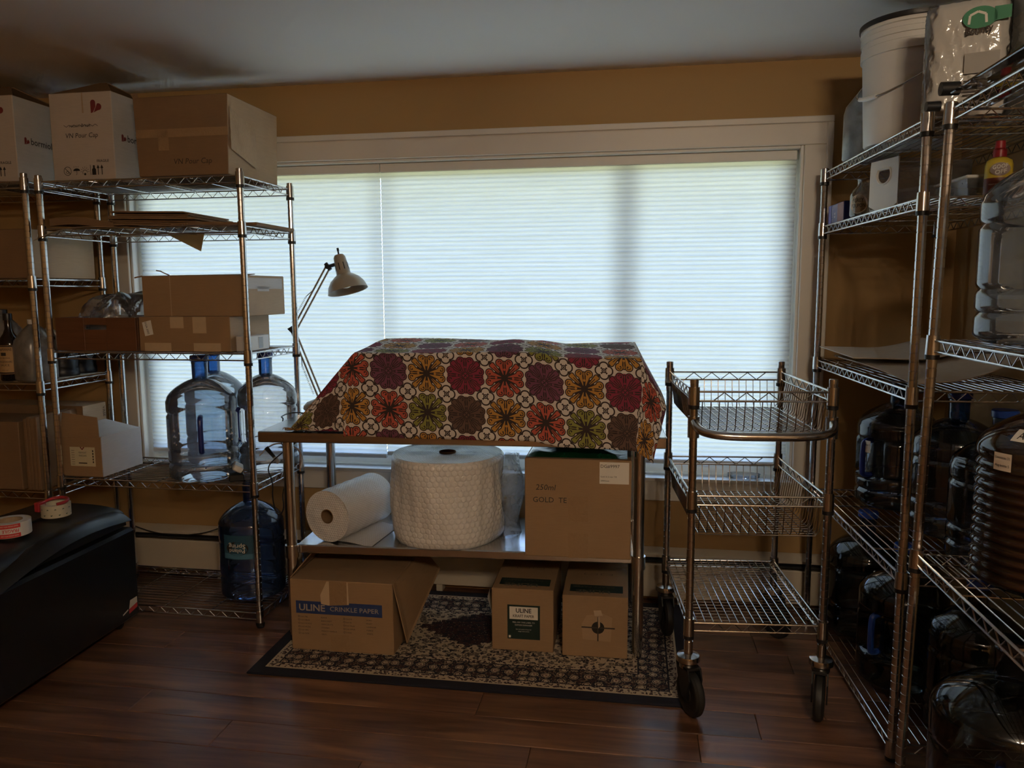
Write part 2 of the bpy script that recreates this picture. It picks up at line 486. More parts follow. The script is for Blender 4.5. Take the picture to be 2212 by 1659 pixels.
# baseboard heater along the window wall
h = thing('baseboard_heater', 'almond metal baseboard heater running along the wall below the window', 'heater', (0, WY, 0))
m = MB(); m.sm = False; m.bbox(XL+.3, XR-.05, -.012, -.0006, .02, .245, .002); obj('back_plate', m, m_heat, h)
m = MB(); m.sm = False
m.add([(XL+.3,-.012,.245),(XR-.05,-.012,.245),(XR-.05,-.062,.228),(XL+.3,-.062,.228),(XL+.3,-.012,.236),(XR-.05,-.012,.236),(XR-.05,-.062,.216),(XL+.3,-.062,.216)],
      [(0,3,2,1),(4,5,6,7),(3,7,6,2),(0,4,7,3),(1,2,6,5),(0,1,5,4)]); obj('hood', m, m_heat, h)
m = MB(); m.sm = False; m.bbox(XL+.3, XR-.05, -.068, -.060, .035, .185, .003); obj('front_cover', m, m_heat, h)
m = MB(); m.sm = False; m.bbox(XL+.3, XR-.05, -.055, -.014, .19, .20, .002); obj('damper', m, m_dark, h)
for x in (-3.2, -2.0, -.9, .2, 1.15):
    m = MB(); m.sm = False; m.bbox(x, x+.03, -.066, -.013, .0, .034, .002); obj('bracket', m, m_heat, h)

# ceiling lamp behind the camera (warm bulbs)
m_brass = plain('aged brass', (.45, .30, .12), .3, 1.0)
def bulb_mat(k):
    t = NT('warm bulb'); e_ = t.new('Emission'); e_.inputs[0].default_value = (1, .79, .56, 1); e_.inputs[1].default_value = k
    return t.done(e_.outputs[0])
m_bulb = bulb_mat(BULB)
cl = thing('ceiling_lamp', 'brass ceiling lamp with five warm bulbs behind the viewer', 'lamp', (.55, -.8, ZC-.001))
m = MB(); m.lathe([(.001, -.001), (.10, -.001), (.10, -.015), (.03, -.03), (.012, -.05), (.012, -.16), (.03, -.17), (.001, -.19)], 24, False, False); obj('canopy', m, m_brass, cl)
for i in range(5):
    a = 2*PI*i/5+.3; c, s_ = math.cos(a), math.sin(a)
    m = MB(); m.tube([(.0, 0, -.165), (.08*c, .08*s_, -.20), (.16*c, .16*s_, -.19), (.18*c, .18*s_, -.165)], .006, 8); ar = obj('arm', m, m_brass, cl)
    m = MB(); m.lathe([(.001, -.155), (.012, -.155), (.026, -.12), (.028, -.10), (.018, -.075), (.001, -.068)], 16, False, False, c=(.18*c, .18*s_)); obj('bulb', m, m_bulb, ar)
# ================================================================== wire shelving
def post_mesh(H, r=.0127, n=14):
    m = MB(); m.ang = 20; prof = [(.0, 0.0), (r, 0.0)]
    z = .05
    while z < H-.02:
        prof += [(r, z-.0016), (r-.0011, z-.0008), (r-.0011, z+.0008), (r, z+.0016)]; z += .0254
    prof += [(r, H-.004), (r-.002, H), (.0005, H)]
    m.lathe(prof, n, False, True); return m.mesh('post')
def zigzag(m, a, b, z0, z1, pitch, r, inset=.05):
    a, b = V(a), V(b); L = (b-a).length; d = (b-a)/L; n = max(3, int((L-2*inset)/pitch*2)); n -= 1-n % 2
    pts = []
    for i in range(n+1):
        t = inset+(L-2*inset)*i/n; q = a+d*t; pts.append((q.x, q.y, z1 if i % 2 else z0))
    m.tube(pts, r, 5)
def shelf_part(parent, W, D, z, along, sp=.0255, cross=3, mat=None, matw=None):
    mat = mat or m_chrome
    e_ = obj('wire_shelf', _shelf_rim(W, D), mat, parent, (0, 0, z))
    obj('deck_wires', _deck(W, D, along, sp, cross), mat, e_)
    for x, y in ((0,0), (W,0), (0,D), (W,D)):
        c = obj('corner_collar', COLLAR, mat, e_, (x, y, 0)); 
        obj('plastic_sleeve', SLEEVE, m_blackp, e_, (x, y, 0))
    return e_
_cache = {}
def _shelf_rim(W, D):
    key = ('rim', round(W, 3), round(D, 3))
    if key not in _cache:
        m = MB(); zt, zb, g = -.004, -.031, .014
        for a, b in (((g,0,0), (W-g,0,0)), ((g,D,0), (W-g,D,0)), ((0,g,0), (0,D-g,0)), ((W,g,0), (W,D-g,0))):
            a, b = V(a), V(b)
            m.cyl(a+V((0,0,zt)), b+V((0,0,zt)), .0034, n=8); m.cyl(a+V((0,0,zb)), b+V((0,0,zb)), .0030, n=8)
            zigzag(m, a, b, zb, zt, .054, .0019)
        _cache[key] = m.mesh('wire_shelf')
    return _cache[key]
def _deck(W, D, along, sp, cross):
    key = ('deck', round(W, 3), round(D, 3), along, sp, cross)
    if key not in _cache:
        m = MB()
        if along == 'x':
            n = int(D/sp)
            for i in range(1, n): m.cyl((.004, D*i/n, -.001), (W-.004, D*i/n, -.001), .0018, n=6)
            for i in range(1, cross+1):
                x = W*i/(cross+1); m.cyl((x, 0, -.0055), (x, D, -.0055), .003, n=6)
        else:
            n = int(W/sp)
            for i in range(1, n): m.cyl((W*i/n, .004, -.001), (W*i/n, D-.004, -.001), .0018, n=6)
            for i in range(1, cross+1):
                y = D*i/(cross+1); m.cyl((0, y, -.0055), (W, y, -.0055), .003, n=6)
        _cache[key] = m.mesh('deck_wires')
    return _cache[key]
m = MB(); m.lathe([(.0135, -.040), (.0175, -.040), (.0165, .010), (.0135, .010)], 16, False, False); COLLAR = m.mesh('corner_collar'); COLLAR.materials.append(m_chrome)
m = MB(); m.lathe([(.0132, -.052), (.0172, -.052), (.0176, -.040), (.0132, -.040)], 16, False, False); SLEEVE = m.mesh('plastic_sleeve'); SLEEVE.materials.append(m_blackp)
m = MB(); m.lathe([(.0, 0), (.014, 0), (.016, .006), (.010, .012), (.006, .02), (.006, .032)], 12, False, True); FOOT = m.mesh('levelling_foot'); FOOT.materials.append(m_blackp)
m = MB(); m.lathe([(.0130, -.012), (.0134, -.012), (.0134, .001), (.011, .003), (.0005, .003)], 14, False, True); CAP = m.mesh('post_cap'); CAP.materials.append(m_chrome)
def shelving(label, W, D, H, zs, loc, rotz, along, rot=None, cross=3, sp=.0255):
    r = thing('wire_shelving_unit', label, 'shelving', loc, rotz, rot=rot)
    pm = post_mesh(H-.02); pm.materials.append(m_chrome)
    for x, y in ((0,0), (W,0), (0,D), (W,D)):
        p = obj('post', pm, None, r, (x, y, .02)); obj('levelling_foot', FOOT, None, p, (0, 0, -.02)); obj('post_cap', CAP, None, p, (0, 0, H-.02))
    for z in zs: shelf_part(r, W, D, z, along, sp, cross)
    return r
AX, AY, AA = -2.418, 2.866, -.0123
A_Z = (1.846, 1.655, 1.149, .608, .064)
shelving('chrome wire shelving under the left half of the window, jugs and boxes on it', .889, .431, 1.866, A_Z, (AX, AY, 0), AA, 'x')
B_Z = (1.852, 1.452, 1.010, .538, .08)
BX = -2.494-1.19
shelving('chrome wire shelving at the left edge of the photo holding sauce bottle and gallon jugs', 1.19, .431, 1.878, B_Z, (BX+.30, 2.878, 0), 0.0, 'x') if False else None
shelving('chrome wire shelving at the left edge of the photo holding sauce bottle and gallon jugs', 1.07, .431, 1.878, B_Z, (-2.494-1.07, 2.878, 0), 0.0, 'x')
RX, RY, RA, RL = .768, 2.283, .038, .983
R_Z = (1.849, 1.640, 1.108, .571, .052)
shelving('chrome wire shelving against the right wall by the window, white bucket on top', .43, RL, 1.860, R_Z, (RX, RY, 0), RA, 'y')
R2_Z = (1.834, 1.262, .694, .06)
R2X, R2Y, R2L = .735, 1.015, 1.10
shelving('nearest chrome wire shelving at the right edge, holding ribbed brown jug', .43, R2L, 1.846, R2_Z, (R2X, R2Y, 0), 0, 'y', rot=(0, .016, 0))

# ================================================================== rolling basket cart
CX, CY, CA, CW, CL = .1863, 2.4622, .0858, .4265, .5945
cart = thing('basket_cart', 'chrome rolling wire cart with two baskets between the table and the right shelving', 'cart', (CX, CY, 0), CA)
pm = post_mesh(.905); pm.materials.append(m_chrome_d)
m = MB(); m.lathe([(.0135, -.045), (.0178, -.045), (.0172, .012), (.0135, .012)], 16, False, False); CCOL = m.mesh('corner_collar'); CCOL.materials.append(m_chrome_d)
def caster():
    stem = MB(); stem.lathe([(.008, .205), (.012, .205), (.012, .17), (.030, .165), (.032, .158), (.032, .150), (.024, .143), (.024, .132), (.001, .132)], 24, False, False)
    fork = MB(); fork.sm = False
    for s_ in (-1, 1):
        pts = [(.030, .140), (-.034, .140), (-.044, .110), (-.030, .050), (-.006, .050), (.020, .105)]
        x0, x1 = (.017*s_, .021*s_) if s_ > 0 else (-.021, -.017)
        vs = [(x0, p[0], p[1]) for p in pts]+[(x1, p[0], p[1]) for p in pts]; n = len(pts)
        fork.add(vs, [tuple(range(n-1, -1, -1)), tuple(range(n, 2*n))]+[(i, (i+1) % n, n+(i+1) % n, n+i) for i in range(n)])
    fork.bbox(-.021, .021, -.034, .030, .1325, .1400, .001)
    wheel = MB(); wheel.lathe([(.0, -.010), (.02, -.014), (.022, -.012), (.040, -.011), (.046, -.014), (.056, -.013), (.0625, -.007), (.0635, 0), (.0625, .007), (.056, .013), (.046, .014), (.040, .011), (.022, .012), (.02, .014), (.0, .014)], 40, False, False)
    wheel.xf(Matrix.Translation((0, -.018, .0637)) @ Matrix.Rotation(PI/2, 4, 'Y'))
    return stem.mesh('caster_stem'), fork.mesh('fork'), wheel.mesh('wheel')
cst, cfk, cwh = caster()
for _m in (cst, cfk, cwh): _m.transform(Matrix.Scale(1.20, 4))
for (x, y), ang in (((0,0), .35), ((CW,0), -.35), ((0,CL), .1), ((CW,CL), .5)):
    p = obj('post', pm, None, cart, (x, y, .205))
    obj('post_cap', CAP, None, p, (0, 0, .905))
    k = obj('caster', cst, m_chrome_d, cart, (x, y, 0), (0, 0, ang))
    obj('fork', cfk, m_blackp, k); obj('wheel', cwh, m_rubber, k)
def basket(z, depth):
    rim = MB()
    g = .014
    for a, b in (((g,0,0), (CW-g,0,0)), ((g,CL,0), (CW-g,CL,0)), ((0,g,0), (0,CL-g,0)), ((CW,g,0), (CW,CL-g,0))):
        a, b = V(a), V(b)
        for zz in (-.004, -.034): rim.cyl(a+V((0,0,zz)), b+V((0,0,zz)), .0034, n=8)
        zigzag(rim, a, b, -.033, -.006, .066, .0021, .045)
    e_ = obj('basket_rim', rim, m_chrome_d, cart, (0, 0, z))
    w = MB(); i_ = .028; zb = -depth; rr = .0017
    nx = 16
    for i in range(1, nx):
        x = CW*i/nx; w.tube([(x, .004, -.034), (x, i_*.6, zb+.012), (x, i_, zb), (x, CL-i_, zb), (x, CL-i_*.6, zb+.012), (x, CL-.004, -.034)], rr, 5)
    ny = 24
    for i in range(1, ny):
        y = CL*i/ny; w.tube([(.004, y, -.034), (i_*.6, y, zb+.012), (i_, y, zb-.003), (CW-i_, y, zb-.003), (CW-i_*.6, y, zb+.012), (CW-.004, y, -.034)], rr, 5)
    obj('basket_wires', w, m_chrome_d, e_)
    for x, y in ((0,0), (CW,0), (0,CL), (CW,CL)): obj('corner_collar', CCOL, None, e_, (x, y, 0)); obj('plastic_sleeve', SLEEVE, None, e_, (x, y, -.006))
basket(1.075, .135); basket(.738, .135)
e_ = obj('wire_shelf', _shelf_rim(CW, CL), m_chrome_d, cart, (0, 0, .312))
w = MB()
for i in range(1, 16): x = CW*i/16; w.cyl((x, .002, -.001), (x, CL-.002, -.001), .0019, n=6)
for i in range(1, 24): y = CL*i/24; w.cyl((.002, y, -.005), (CW-.002, y, -.005), .0019, n=6)
obj('deck_wires', w, m_chrome_d, e_)
for x, y in ((0,0), (CW,0), (0,CL), (CW,CL)): obj('corner_collar', CCOL, None, e_, (x, y, 0)); obj('plastic_sleeve', SLEEVE, None, e_, (x, y, -.006))
hd = MB(); hp = [(0, 0, 0)]
hp = [(.0, -.012, .02), (.004, -.035, .008), (.02, -.062, -.002), (.06, -.082, -.008), (.12, -.09, -.01)]
hp2 = [(CW-p[0], p[1], p[2]) for p in reversed(hp)]
mid = [(CW*.35, -.092, -.01), (CW*.5, -.093, -.01), (CW*.65, -.092, -.01)]
pts = hp+mid+hp2
def smooth(pts, it=2):
    pts = [V(p) for p in pts]
    for _ in range(it):
        q = [pts[0]]
        for a, b in zip(pts, pts[1:]): q += [a*.75+b*.25, a*.25+b*.75]
        pts = q+[pts[-1]]
    return pts
hd.tube(smooth(pts), .0135, 14); ho = obj('push_handle', hd, m_chrome_d, cart, (0, 0, .955))
for x in (0, CW):
    q = MB(); q.lathe([(.0132, -.03), (.0185, -.03), (.0185, .038), (.0132, .038)], 16, False, False); obj('handle_clamp', q, m_chrome_d, ho, (x, 0, 0))

# ================================================================== steel work table
TX, TY, TA, TW, TD, TH = -1.4083, 2.6727, .0494, 1.528, .595, .867
tb = thing('work_table', 'stainless steel work table with undershelf in front of the window', 'table', (TX, TY, 0), TA)
m = MB(); m.bbox(0, TW, 0, TD, TH-.042, TH, .004); obj('tabletop', m, m_steel, tb)
SHZ = .402
m = MB(); m.bbox(.105, TW-.105, .075, TD-.075, SHZ-.034, SHZ, .004); obj('undershelf', m, m_steel, tb)
lm = MB(); lm.ang = 40; lm.lathe([(.0, .0092), (.016, .0092), (.018, .016), (.018, .05), (.0205, .052), (.0205, TH-.043)], 20, False, True); lm = lm.mesh('leg'); lm.materials.append(m_steel)
for x, y in ((.092, .062), (TW-.092, .062), (.092, TD-.062), (TW-.092, TD-.062)):
    l = obj('leg', lm, None, tb, (x, y, 0))
    q = MB(); q.lathe([(.0207, SHZ-.045), (.026, SHZ-.045), (.026, SHZ+.004), (.0207, SHZ+.004)], 20, False, False); obj('shelf_collar', q, m_steel, l)
def tpt(x, y, z=0):
    c, s_ = math.cos(TA), math.sin(TA); return V((TX+x*c-y*s_, TY+x*s_+y*c, z))
# ================================================================== cardboard boxes
FRONT = lambda o, y=-.0008: flat((o[0], y, o[1]), (1,0,0), (0,0,1))
def carton(name, label, cat, w, d, h, loc, rotz=0.0, mat=None, sidemat=None, group=None, tape=None, seam=True, squash=0.0):
    """closed carton; origin at the middle of the front bottom edge, front faces -y"""
    r = thing(name, label, cat, loc, rotz, group)
    m = MB(); m.sm = False; m.bbox(-w/2, w/2, 0, d, 0, h, .0025)
    if squash:
        m.v = [(x*(1-squash*(1-z/h)), y, z) for x, y, z in m.v]
    bo = obj('body', m, mat or m_card, r)
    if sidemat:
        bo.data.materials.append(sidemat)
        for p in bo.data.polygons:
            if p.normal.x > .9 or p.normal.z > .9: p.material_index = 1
    if seam:
        q = MB(); q.sm = False; q.box(-w/2+.004, w/2-.004, d/2-.0012, d/2+.0012, h-.001, h+.0006); obj('flap_seam', q, m_inkb, r)
    return r
def tape_mat(name, col):
    t = NT(name); n_ = t.noise(t.coord(), 45, 4, .6, 1.5)
    return t.done(t.prin(t.mix(n_, tuple(x*.9 for x in col), tuple(x*1.1 for x in col)), .18, 0, t.bump(n_, .6, .004)))
m_tape = tape_mat('clear tape over cardboard', (.35, .225, .125)); m_tape_l = tape_mat('clear tape over pale cardboard', (.50, .385, .27))
m_tapeb = plain('tan paper tape', (.56, .42, .27), .55, var=.1)
def handwrite(parent, s, h, o, mat=None, shear=.15, bold=.0, xd=(1,0,0), yd=(0,0,1), align='C'):
    text(parent, s, h, flat(o, xd, yd), mat or m_ink, align, shear=shear, bold=bold, name='handwriting')

# --- white faced bottle cartons on top of the left shelving
def heart(cx, cy, s):
    L = [(cx-.05*s, cy-.5*s), (cx-.05*s, cy+.18*s)]
    a = [(cx-.27*s+.22*s*math.cos(t), cy+.28*s+.22*s*math.sin(t)) for t in [i*PI/10 for i in range(0, 11)]]
    p1 = a+[(cx-.49*s, cy-.5*s), (cx-.30*s, cy-.46*s), (cx-.05*s, cy-.02*s)]
    b = [(cx+.20*s+.26*s*math.cos(t), cy-.05*s+.26*s*math.sin(t)) for t in [-PI*.55+i*PI*1.2/10 for i in range(0, 11)]]
    p2 = b+[(cx-.02*s, cy-.04*s), (cx-.24*s, cy-.47*s)]
    return [p1, p2]
def icons(r, x, z):
    P = FRONT((x, z)); s = .030; pol = []
    ring = lambda cx, cy, rr, w, n=18: [[(cx+rr*math.cos(a), cy+rr*math.sin(a)), (cx+rr*math.cos(b), cy+rr*math.sin(b)), (cx+(rr-w)*math.cos(b), cy+(rr-w)*math.sin(b)), (cx+(rr-w)*math.cos(a), cy+(rr-w)*math.sin(a))] for a, b in [(2*PI*i/n, 2*PI*(i+1)/n) for i in range(n)]]
    pol += ring(0, .018, .018, .0022); pol += stroke([(-.012, .03), (.012, .006)], .0022); pol += stroke([(-.008, .012), (0, .02), (.008, .012), (0, .008), (-.008, .012)], .0016)
    ux = .042                                                          # umbrella and rain
    pol += [[(ux-.016, .018)]+[(ux+.016*math.cos(a), .018+.010*math.sin(a)) for a in [PI-i*PI/8 for i in range(9)]]]
    pol += stroke([(ux, .018), (ux, .004), (ux-.004, .002)], .0018)
    for i in range(4): pol += stroke([(ux-.012+.007*i, .036), (ux-.014+.007*i, .032)], .0014)
    sx = .080                                                          # sun
    pol += ring(sx, .010, .012, .002, 10)[:6]; pol += [disc(sx, .004, .005, 10)]
    for i in range(7):
        a = PI*i/6; pol += stroke([(sx+.014*math.cos(a), .014+.012*math.sin(a)), (sx+.020*math.cos(a), .014+.02*math.sin(a))], .0015)
    pol += stroke([(.106, .0), (.106, .040)], .002)
    bx = .122                                                          # bottle and two arrows
    pol += [[(bx-.009, 0), (bx+.009, 0), (bx+.009, .022), (bx+.004, .028), (bx+.004, .038), (bx-.004, .038), (bx-.004, .028), (bx-.009, .022)]]
    for ax in (.141, .158): pol += [rect(ax-.0018, 0, ax+.0018, .030), [(ax-.007, .026), (ax+.007, .026), (ax, .040)]]
    decal(r, 'handling_symbols', pol, P, m_ink)
def bottle_carton(label, w, d, h, loc, rotz, hand):
    r = carton('bottle_carton', label, 'box', w, d, h, loc, rotz, m_card_w, m_card_g, 'white faced bottle cartons', seam=False)
    decal(r, 'heart_logo', heart(w*.26, h*.835, .052), FRONT((0, 0)), m_inkred)
    icons(r, -w*.27, .022)
    text(r, 'FRAGILE', .0105, FRONT((w*.31, .072)), m_ink, 'C', bold=.012)
    side = lambda y, z: flat((w/2+.0008, y, z), (0,1,0), (0,0,1))
    decal(r, 'heart_logo', heart(.045, .0, .030), side(.02, h*.50), m_inkred)
    text(r, 'bormioli', .028, side(.088, h*.47), m_ink, 'L', bold=.004)
    if hand:
        handwrite(r, 'return-Break', .013, (-w*.02, -.0009, h*.61)); decal(r, 'scribble', stroke([(-.09+.012*i, .004*(-1)**i) for i in range(14)], .0018), FRONT((.01, h*.625)), m_ink)
        handwrite(r, 'VN Pour Cap', .019, (.0, -.0009, h*.49))
        decal(r, 'tear', [[(-.004, 0), (.004, .0), (.003, .08), (-.003, .08)]], FRONT((.012, h-.082)), m_card_l)
    # flaps folded up into a ridge
    q = MB(); q.sm = False
    q.slab((-w/2, .005, h), (w/2, .005, h), (w/2*.12, d*.42, h+.075), (-w/2*.12, d*.42, h+.075), .004)
    f = obj('top_flap', q, m_card_d, r)
    q = MB(); q.sm = False; q.slab((w/2, d-.005, h), (-w/2, d-.005, h), (-w/2*.12, d*.46, h+.075), (w/2*.12, d*.46, h+.075), .004); obj('top_flap', q, m_card_d, r)
    return r
bottle_carton('white bottle carton with handwriting, next to the large taped brown box', .284, .36, .350, (-2.243, 2.915, 1.849), -.012, True)
bottle_carton('white bottle carton cut off by the left edge of the photo', .284, .36, .350, (-2.705, 2.925, 1.857), .03, False)

# --- large taped brown box
r = carton('cardboard_box', 'large dented brown box with shiny tape, at the right end of the top shelf', 'box', .405, .41, .305, (-1.772, 2.865, 1.849), -.012, m_card_d, m_card_l, seam=True, squash=.05)
w, d, h = .405, .41, .305
decal(r, 'packing_tape', [rect(-.195, -.010, .2, .022), rect(-.10, -.06, -.055, .02)], FRONT((0, h*.52), -.0012), m_tape)
q = MB(); q.grid(10, 6, lambda u, v: (w/2+.002+.006*math.sin(7*u+3*v)*math.sin(PI*u)*math.sin(PI*v), .01+.20*u, h*.32+.16*v-.05*u)); obj('packing_tape', q, m_tape_l, r)
decal(r, 'crease', stroke([(-.197, 0), (.197, .004)], .003), FRONT((0, h*.50)), m_inkb)
handwrite(r, 'VN Pour Cap', .021, (.045, -.0009, .045), m_inkb)
q = MB(); q.sm = False; q.slab((-.2, .0, h-.001), (-.19, .02, h-.001), (-.20, .03, h+.025), (-.215, .005, h+.018), .002); obj('torn_corner', q, m_card_d, r)

# --- flattened cardboard and paper on the second shelf
def sheet(name, label, cat, fn, mat, nu=14, nv=6, th=.003, group=None, parent=None):
    m = MB(); m.ang = 40
    top = [fn(i/nu, j/nv) for j in range(nv+1) for i in range(nu+1)]
    m.grid(nu, nv, fn); n0 = len(m.v)
    m.grid(nu, nv, lambda u, v: V(fn(u, v))-V((0, 0, th)))
    m.f = m.f[:nu*nv]+[tuple(reversed(f)) for f in m.f[nu*nv:]]
    W_ = nu+1
    loop = [i for i in range(nu)]+[nu+j*W_ for j in range(nv)]+[nv*W_+i for i in range(nu, 0, -1)]+[j*W_ for j in range(nv, 0, -1)]
    for a, b in zip(loop, loop[1:]+loop[:1]): m.f.append((b, a, a+n0, b+n0))
    o = obj(name, m, mat, parent)
    if parent is None: tag(o, label, cat, group)
    return o
z2 = A_Z[1]
for i in range(7):
    x0, x1 = -2.15+.006*i+random.uniform(-.01, .01), -1.80+.02*i-.018*(i > 3)*i+random.uniform(-.01, .01)
    zb = z2+.014+.0085*i
    sheet('flattened_carton', 'flattened brown carton in the pile on the second shelf, below the white carton', 'cardboard', lambda u, v, x0=x0, x1=x1, zb=zb, i=i: (x0+(x1-x0)*u, 2.885+.012*(i % 3)+.35*v, zb-.008*u*u+.001*math.sin(6*u+.3*i)),
          m_card_d, group='flattened cartons piled on the second shelf', th=.006)
sheet('cardboard_sheet', 'long dark flat cardboard sheet lying at the right end of the second shelf', 'cardboard', lambda u, v: (-1.86+.37*u, 2.90+.34*v, z2+.014+.003*math.sin(5*u)), m_card_d, th=.012)
sheet('cardboard_sheet', 'crumpled cardboard sheets at the left end of the second shelf', 'cardboard', lambda u, v: (-2.395+.29*u, 2.884+.34*v, z2+.040+.010*math.sin(4*u+2*v)-.012*u), m_card_d, th=.03)
sheet('kraft_paper', 'curled tan paper sticking out at the left front corner of the second shelf', 'paper', lambda u, v: (-2.435+.42*u, 2.835+.30*v, z2+.004+.006*math.sin(5*u+v)-.055*(1-u)**3*(1-v)**2), m_kraftp, th=.0015)
q = MB(); q.sm = False
a, b, c_ = at(358, 505, 3.26), at(442, 500, 3.26), at(434, 543, 3.26)
q.add([a, b, c_, a+V((0,.002,0)), b+V((0,.002,0)), c_+V((0,.002,0))], [(0,2,1), (3,4,5), (0,1,4,3), (1,2,5,4), (2,0,3,5)])
tag(obj('paper_corner', q, m_kraftp), 'triangular paper corner hanging below the second shelf', 'paper')

# --- third shelf: crate, plastic bag, cartons
z3 = A_Z[2]+.002
def crate_mat():
    t = NT('stained crate wood'); co = t.coord(); g = t.noise(t.mapping(co, (3, 30, 50)), 1, 4, .6, .5)
    return t.done(t.prin(t.mix(g, (.085, .032, .014), (.20, .085, .038)), .55, 0, t.bump(g, .2, .001)))
m_crate = crate_mat()
cr = thing('wooden_crate', 'dark stained wooden crate with a handle slot on the third shelf', 'crate', (-2.212, 2.872, z3), -.012)
w, d, h, tk = .372, .36, .138, .014
q = MB(); q.sm = False; sw, sh, sz = .052, .010, .098
for a in ((-w/2, -sw, 0, h), (sw, w/2, 0, h)): q.bbox(a[0], a[1], 0, tk, a[2], a[3], .0015)
q.box(-sw, sw, .0005, tk-.0005, .001, sz-sh); q.box(-sw, sw, .0005, tk-.0005, sz+sh, h-.001); obj('front_board', q, m_crate, cr)
q = MB(); q.sm = False; q.bbox(-w/2, w/2, d-tk, d, 0, h, .0015); obj('back_board', q, m_crate, cr)
for x in (-w/2, w/2-tk): q = MB(); q.sm = False; q.bbox(x, x+tk, tk, d-tk, 0, h, .0015); obj('side_board', q, m_crate, cr)
q = MB(); q.sm = False; q.box(-w/2+tk, w/2-tk, tk, d-tk, .001, .010); obj('bottom_board', q, m_crate, cr)
m_bag = clear_mat('crinkled clear bag', (.94, .95, .96), .05, .20, (.66, .66, .67), .20, 1.0, 42)
def bagfn(u, v):
    th = 2*PI*u; rr = 1+.10*math.sin(3*th+4*v)+.07*math.sin(7*th-3*v)+.05*math.sin(13*th+9*v)
    ph = v*PI*.5
    kx = max(0.0, math.cos(ph))**.55; bx = .182*rr*math.cos(th)*kx; by = .135*rr*math.sin(th)*kx
    lump = (.016*math.sin(5*th+2)+.010*math.sin(9*th))*math.sin(PI*v)+.018*math.sin(3*th+.6)*v*(1-v)*2
    return (-.012+bx+.03*v, .19+by, .085+.150*math.sin(ph)**.85+lump+.02*math.cos(th-.3)*math.sin(PI*v)*.5)
q = MB(); q.ang = 25; q.grid(60, 22, bagfn)
tag(obj('plastic_bag', q, m_bag, None, (-2.212, 2.872, z3+.0), (0, 0, -.012)), 'crumpled clear plastic bag bulging out of the wooden crate', 'bag')
# left lobe of bag
r = carton('cardboard_box', 'low taped brown box beside the wooden crate', 'box', .405, .33, .142, (-1.812, 2.872, z3), -.012, m_card, m_card_l, seam=False)
for pc in (rect(-.06, .095, .0, .141), rect(.04, .075, .10, .141), rect(-.18, .001, -.06, .035), rect(.04, .001, .16, .035)): decal(r, 'paper_tape', [pc], FRONT((0, 0)), m_tapeb)
decal(r, 'shipping_label', [[(-.175, .062), (-.137, .07), (-.146, .128), (-.186, .118)]], FRONT((0, 0), -.0012), m_paper)
text(r, 'DGA-2002', .008, flat((-.168, -.0018, .094), (.25, 0, -.97), (.97, 0, .25)), m_ink, 'C', bold=.01)
r = carton('cardboard_box', 'brown box with ragged top stacked on the low taped box', 'box', .455, .34, .165, (-1.771, 2.885, z3+.1425), -.012, m_card, m_card_l, seam=False)
q = MB(); q.sm = False
q.slab((-.226, .003, .165), (.226, .003, .165), (.22, .10, .172), (-.22, .09, .168), .003); obj('top_flap', q, m_card_d, r)
q = MB(); q.sm = False; q.tube([(-.10, .0, .166), (-.118, -.01, .176), (-.13, -.015, .183), (-.15, -.012, .186)], .0025, 5); obj('torn_strip', q, m_card_d, r)
q = MB(); q.sm = False; q.tube([(-.222, .0, .164), (-.24, -.008, .160), (-.25, -.012, .157)], .003, 5); obj('torn_strip', q, m_card_d, r)
decal(r, 'tape_line', [rect(-.102, 0, -.098, .165)], FRONT((0, 0)), m_card_l)
decal(r, 'white_tape', [rect(.01, .11, .32, .155), rect(.10, .10, .20, .12)], flat((.2283, 0, 0), (0,1,0), (0,0,1)), m_card_g)
r = carton('small_carton', 'small white carton at the right end of the third shelf', 'box', .052, .18, .062, (-1.572, 2.89, z3), -.012, m_card_g, m_whitep, seam=False)
decal(r, 'clear_window', [rect(.09, .008, .125, .054)], flat((.0268, 0, 0), (0,1,0), (0,0,1)), plain('grey film', (.35,.38,.40), .2))

# --- fourth shelf: open vinegar carton
z4 = A_Z[3]+.002
r = thing('open_carton', 'small brown carton with an open flap and vinegar label on the fourth shelf', 'box', (-2.332, 2.886, z4), -.012)
w, d, h = .196, .265, .172
q = MB(); q.sm = False
q.bbox(-w/2, w/2, 0, .004, 0, h, .001); q.box(-w/2, w/2, d-.004, d, 0, h); q.box(-w/2, -w/2+.004, .004, d-.004, 0, h); q.box(w/2-.004, w/2, .004, d-.004, 0, h); q.box(-w/2+.004, w/2-.004, .004, d-.004, .0, .004)
bo = obj('body', q, m_card, r); bo.data.materials.append(m_card_g)
for p in bo.data.polygons:
    if p.normal.x > .9: p.material_index = 1
q = MB(); q.sm = False; q.slab((-w/2, .004, h), (w/2-.01, .004, h-.002), (w/2-.025, .02, h+.082), (-w/2+.004, .02, h+.10), .0035); obj('top_flap', q, m_card, r)
q = MB(); q.sm = False; q.slab((w/2, .012, h), (w/2, d-.01, h), (w/2-.17, d-.01, h+.035), (w/2-.17, .012, h+.03), .0035); obj('top_flap', q, m_card_g, r)
decal(r, 'paper_label', [rect(-.052, .045, .068, .128)], FRONT((0, 0)), plain('cream label', (.66, .60, .42), .6))
decal(r, 'label_emblem', [[(-.004, .128), (.004, .128), (.010, .116), (.006, .116)], [(.020, .128), (.012, .128), (.006, .116), (.010, .116)]], FRONT((0, 0), -.0014), m_inkred)
text(r, 'VERMONT', .008, FRONT((.008, .100), -.0014), m_inkb, width=.038); text(r, 'VINEGARS', .008, FRONT((.008, .087), -.0014), m_inkb, width=.038)
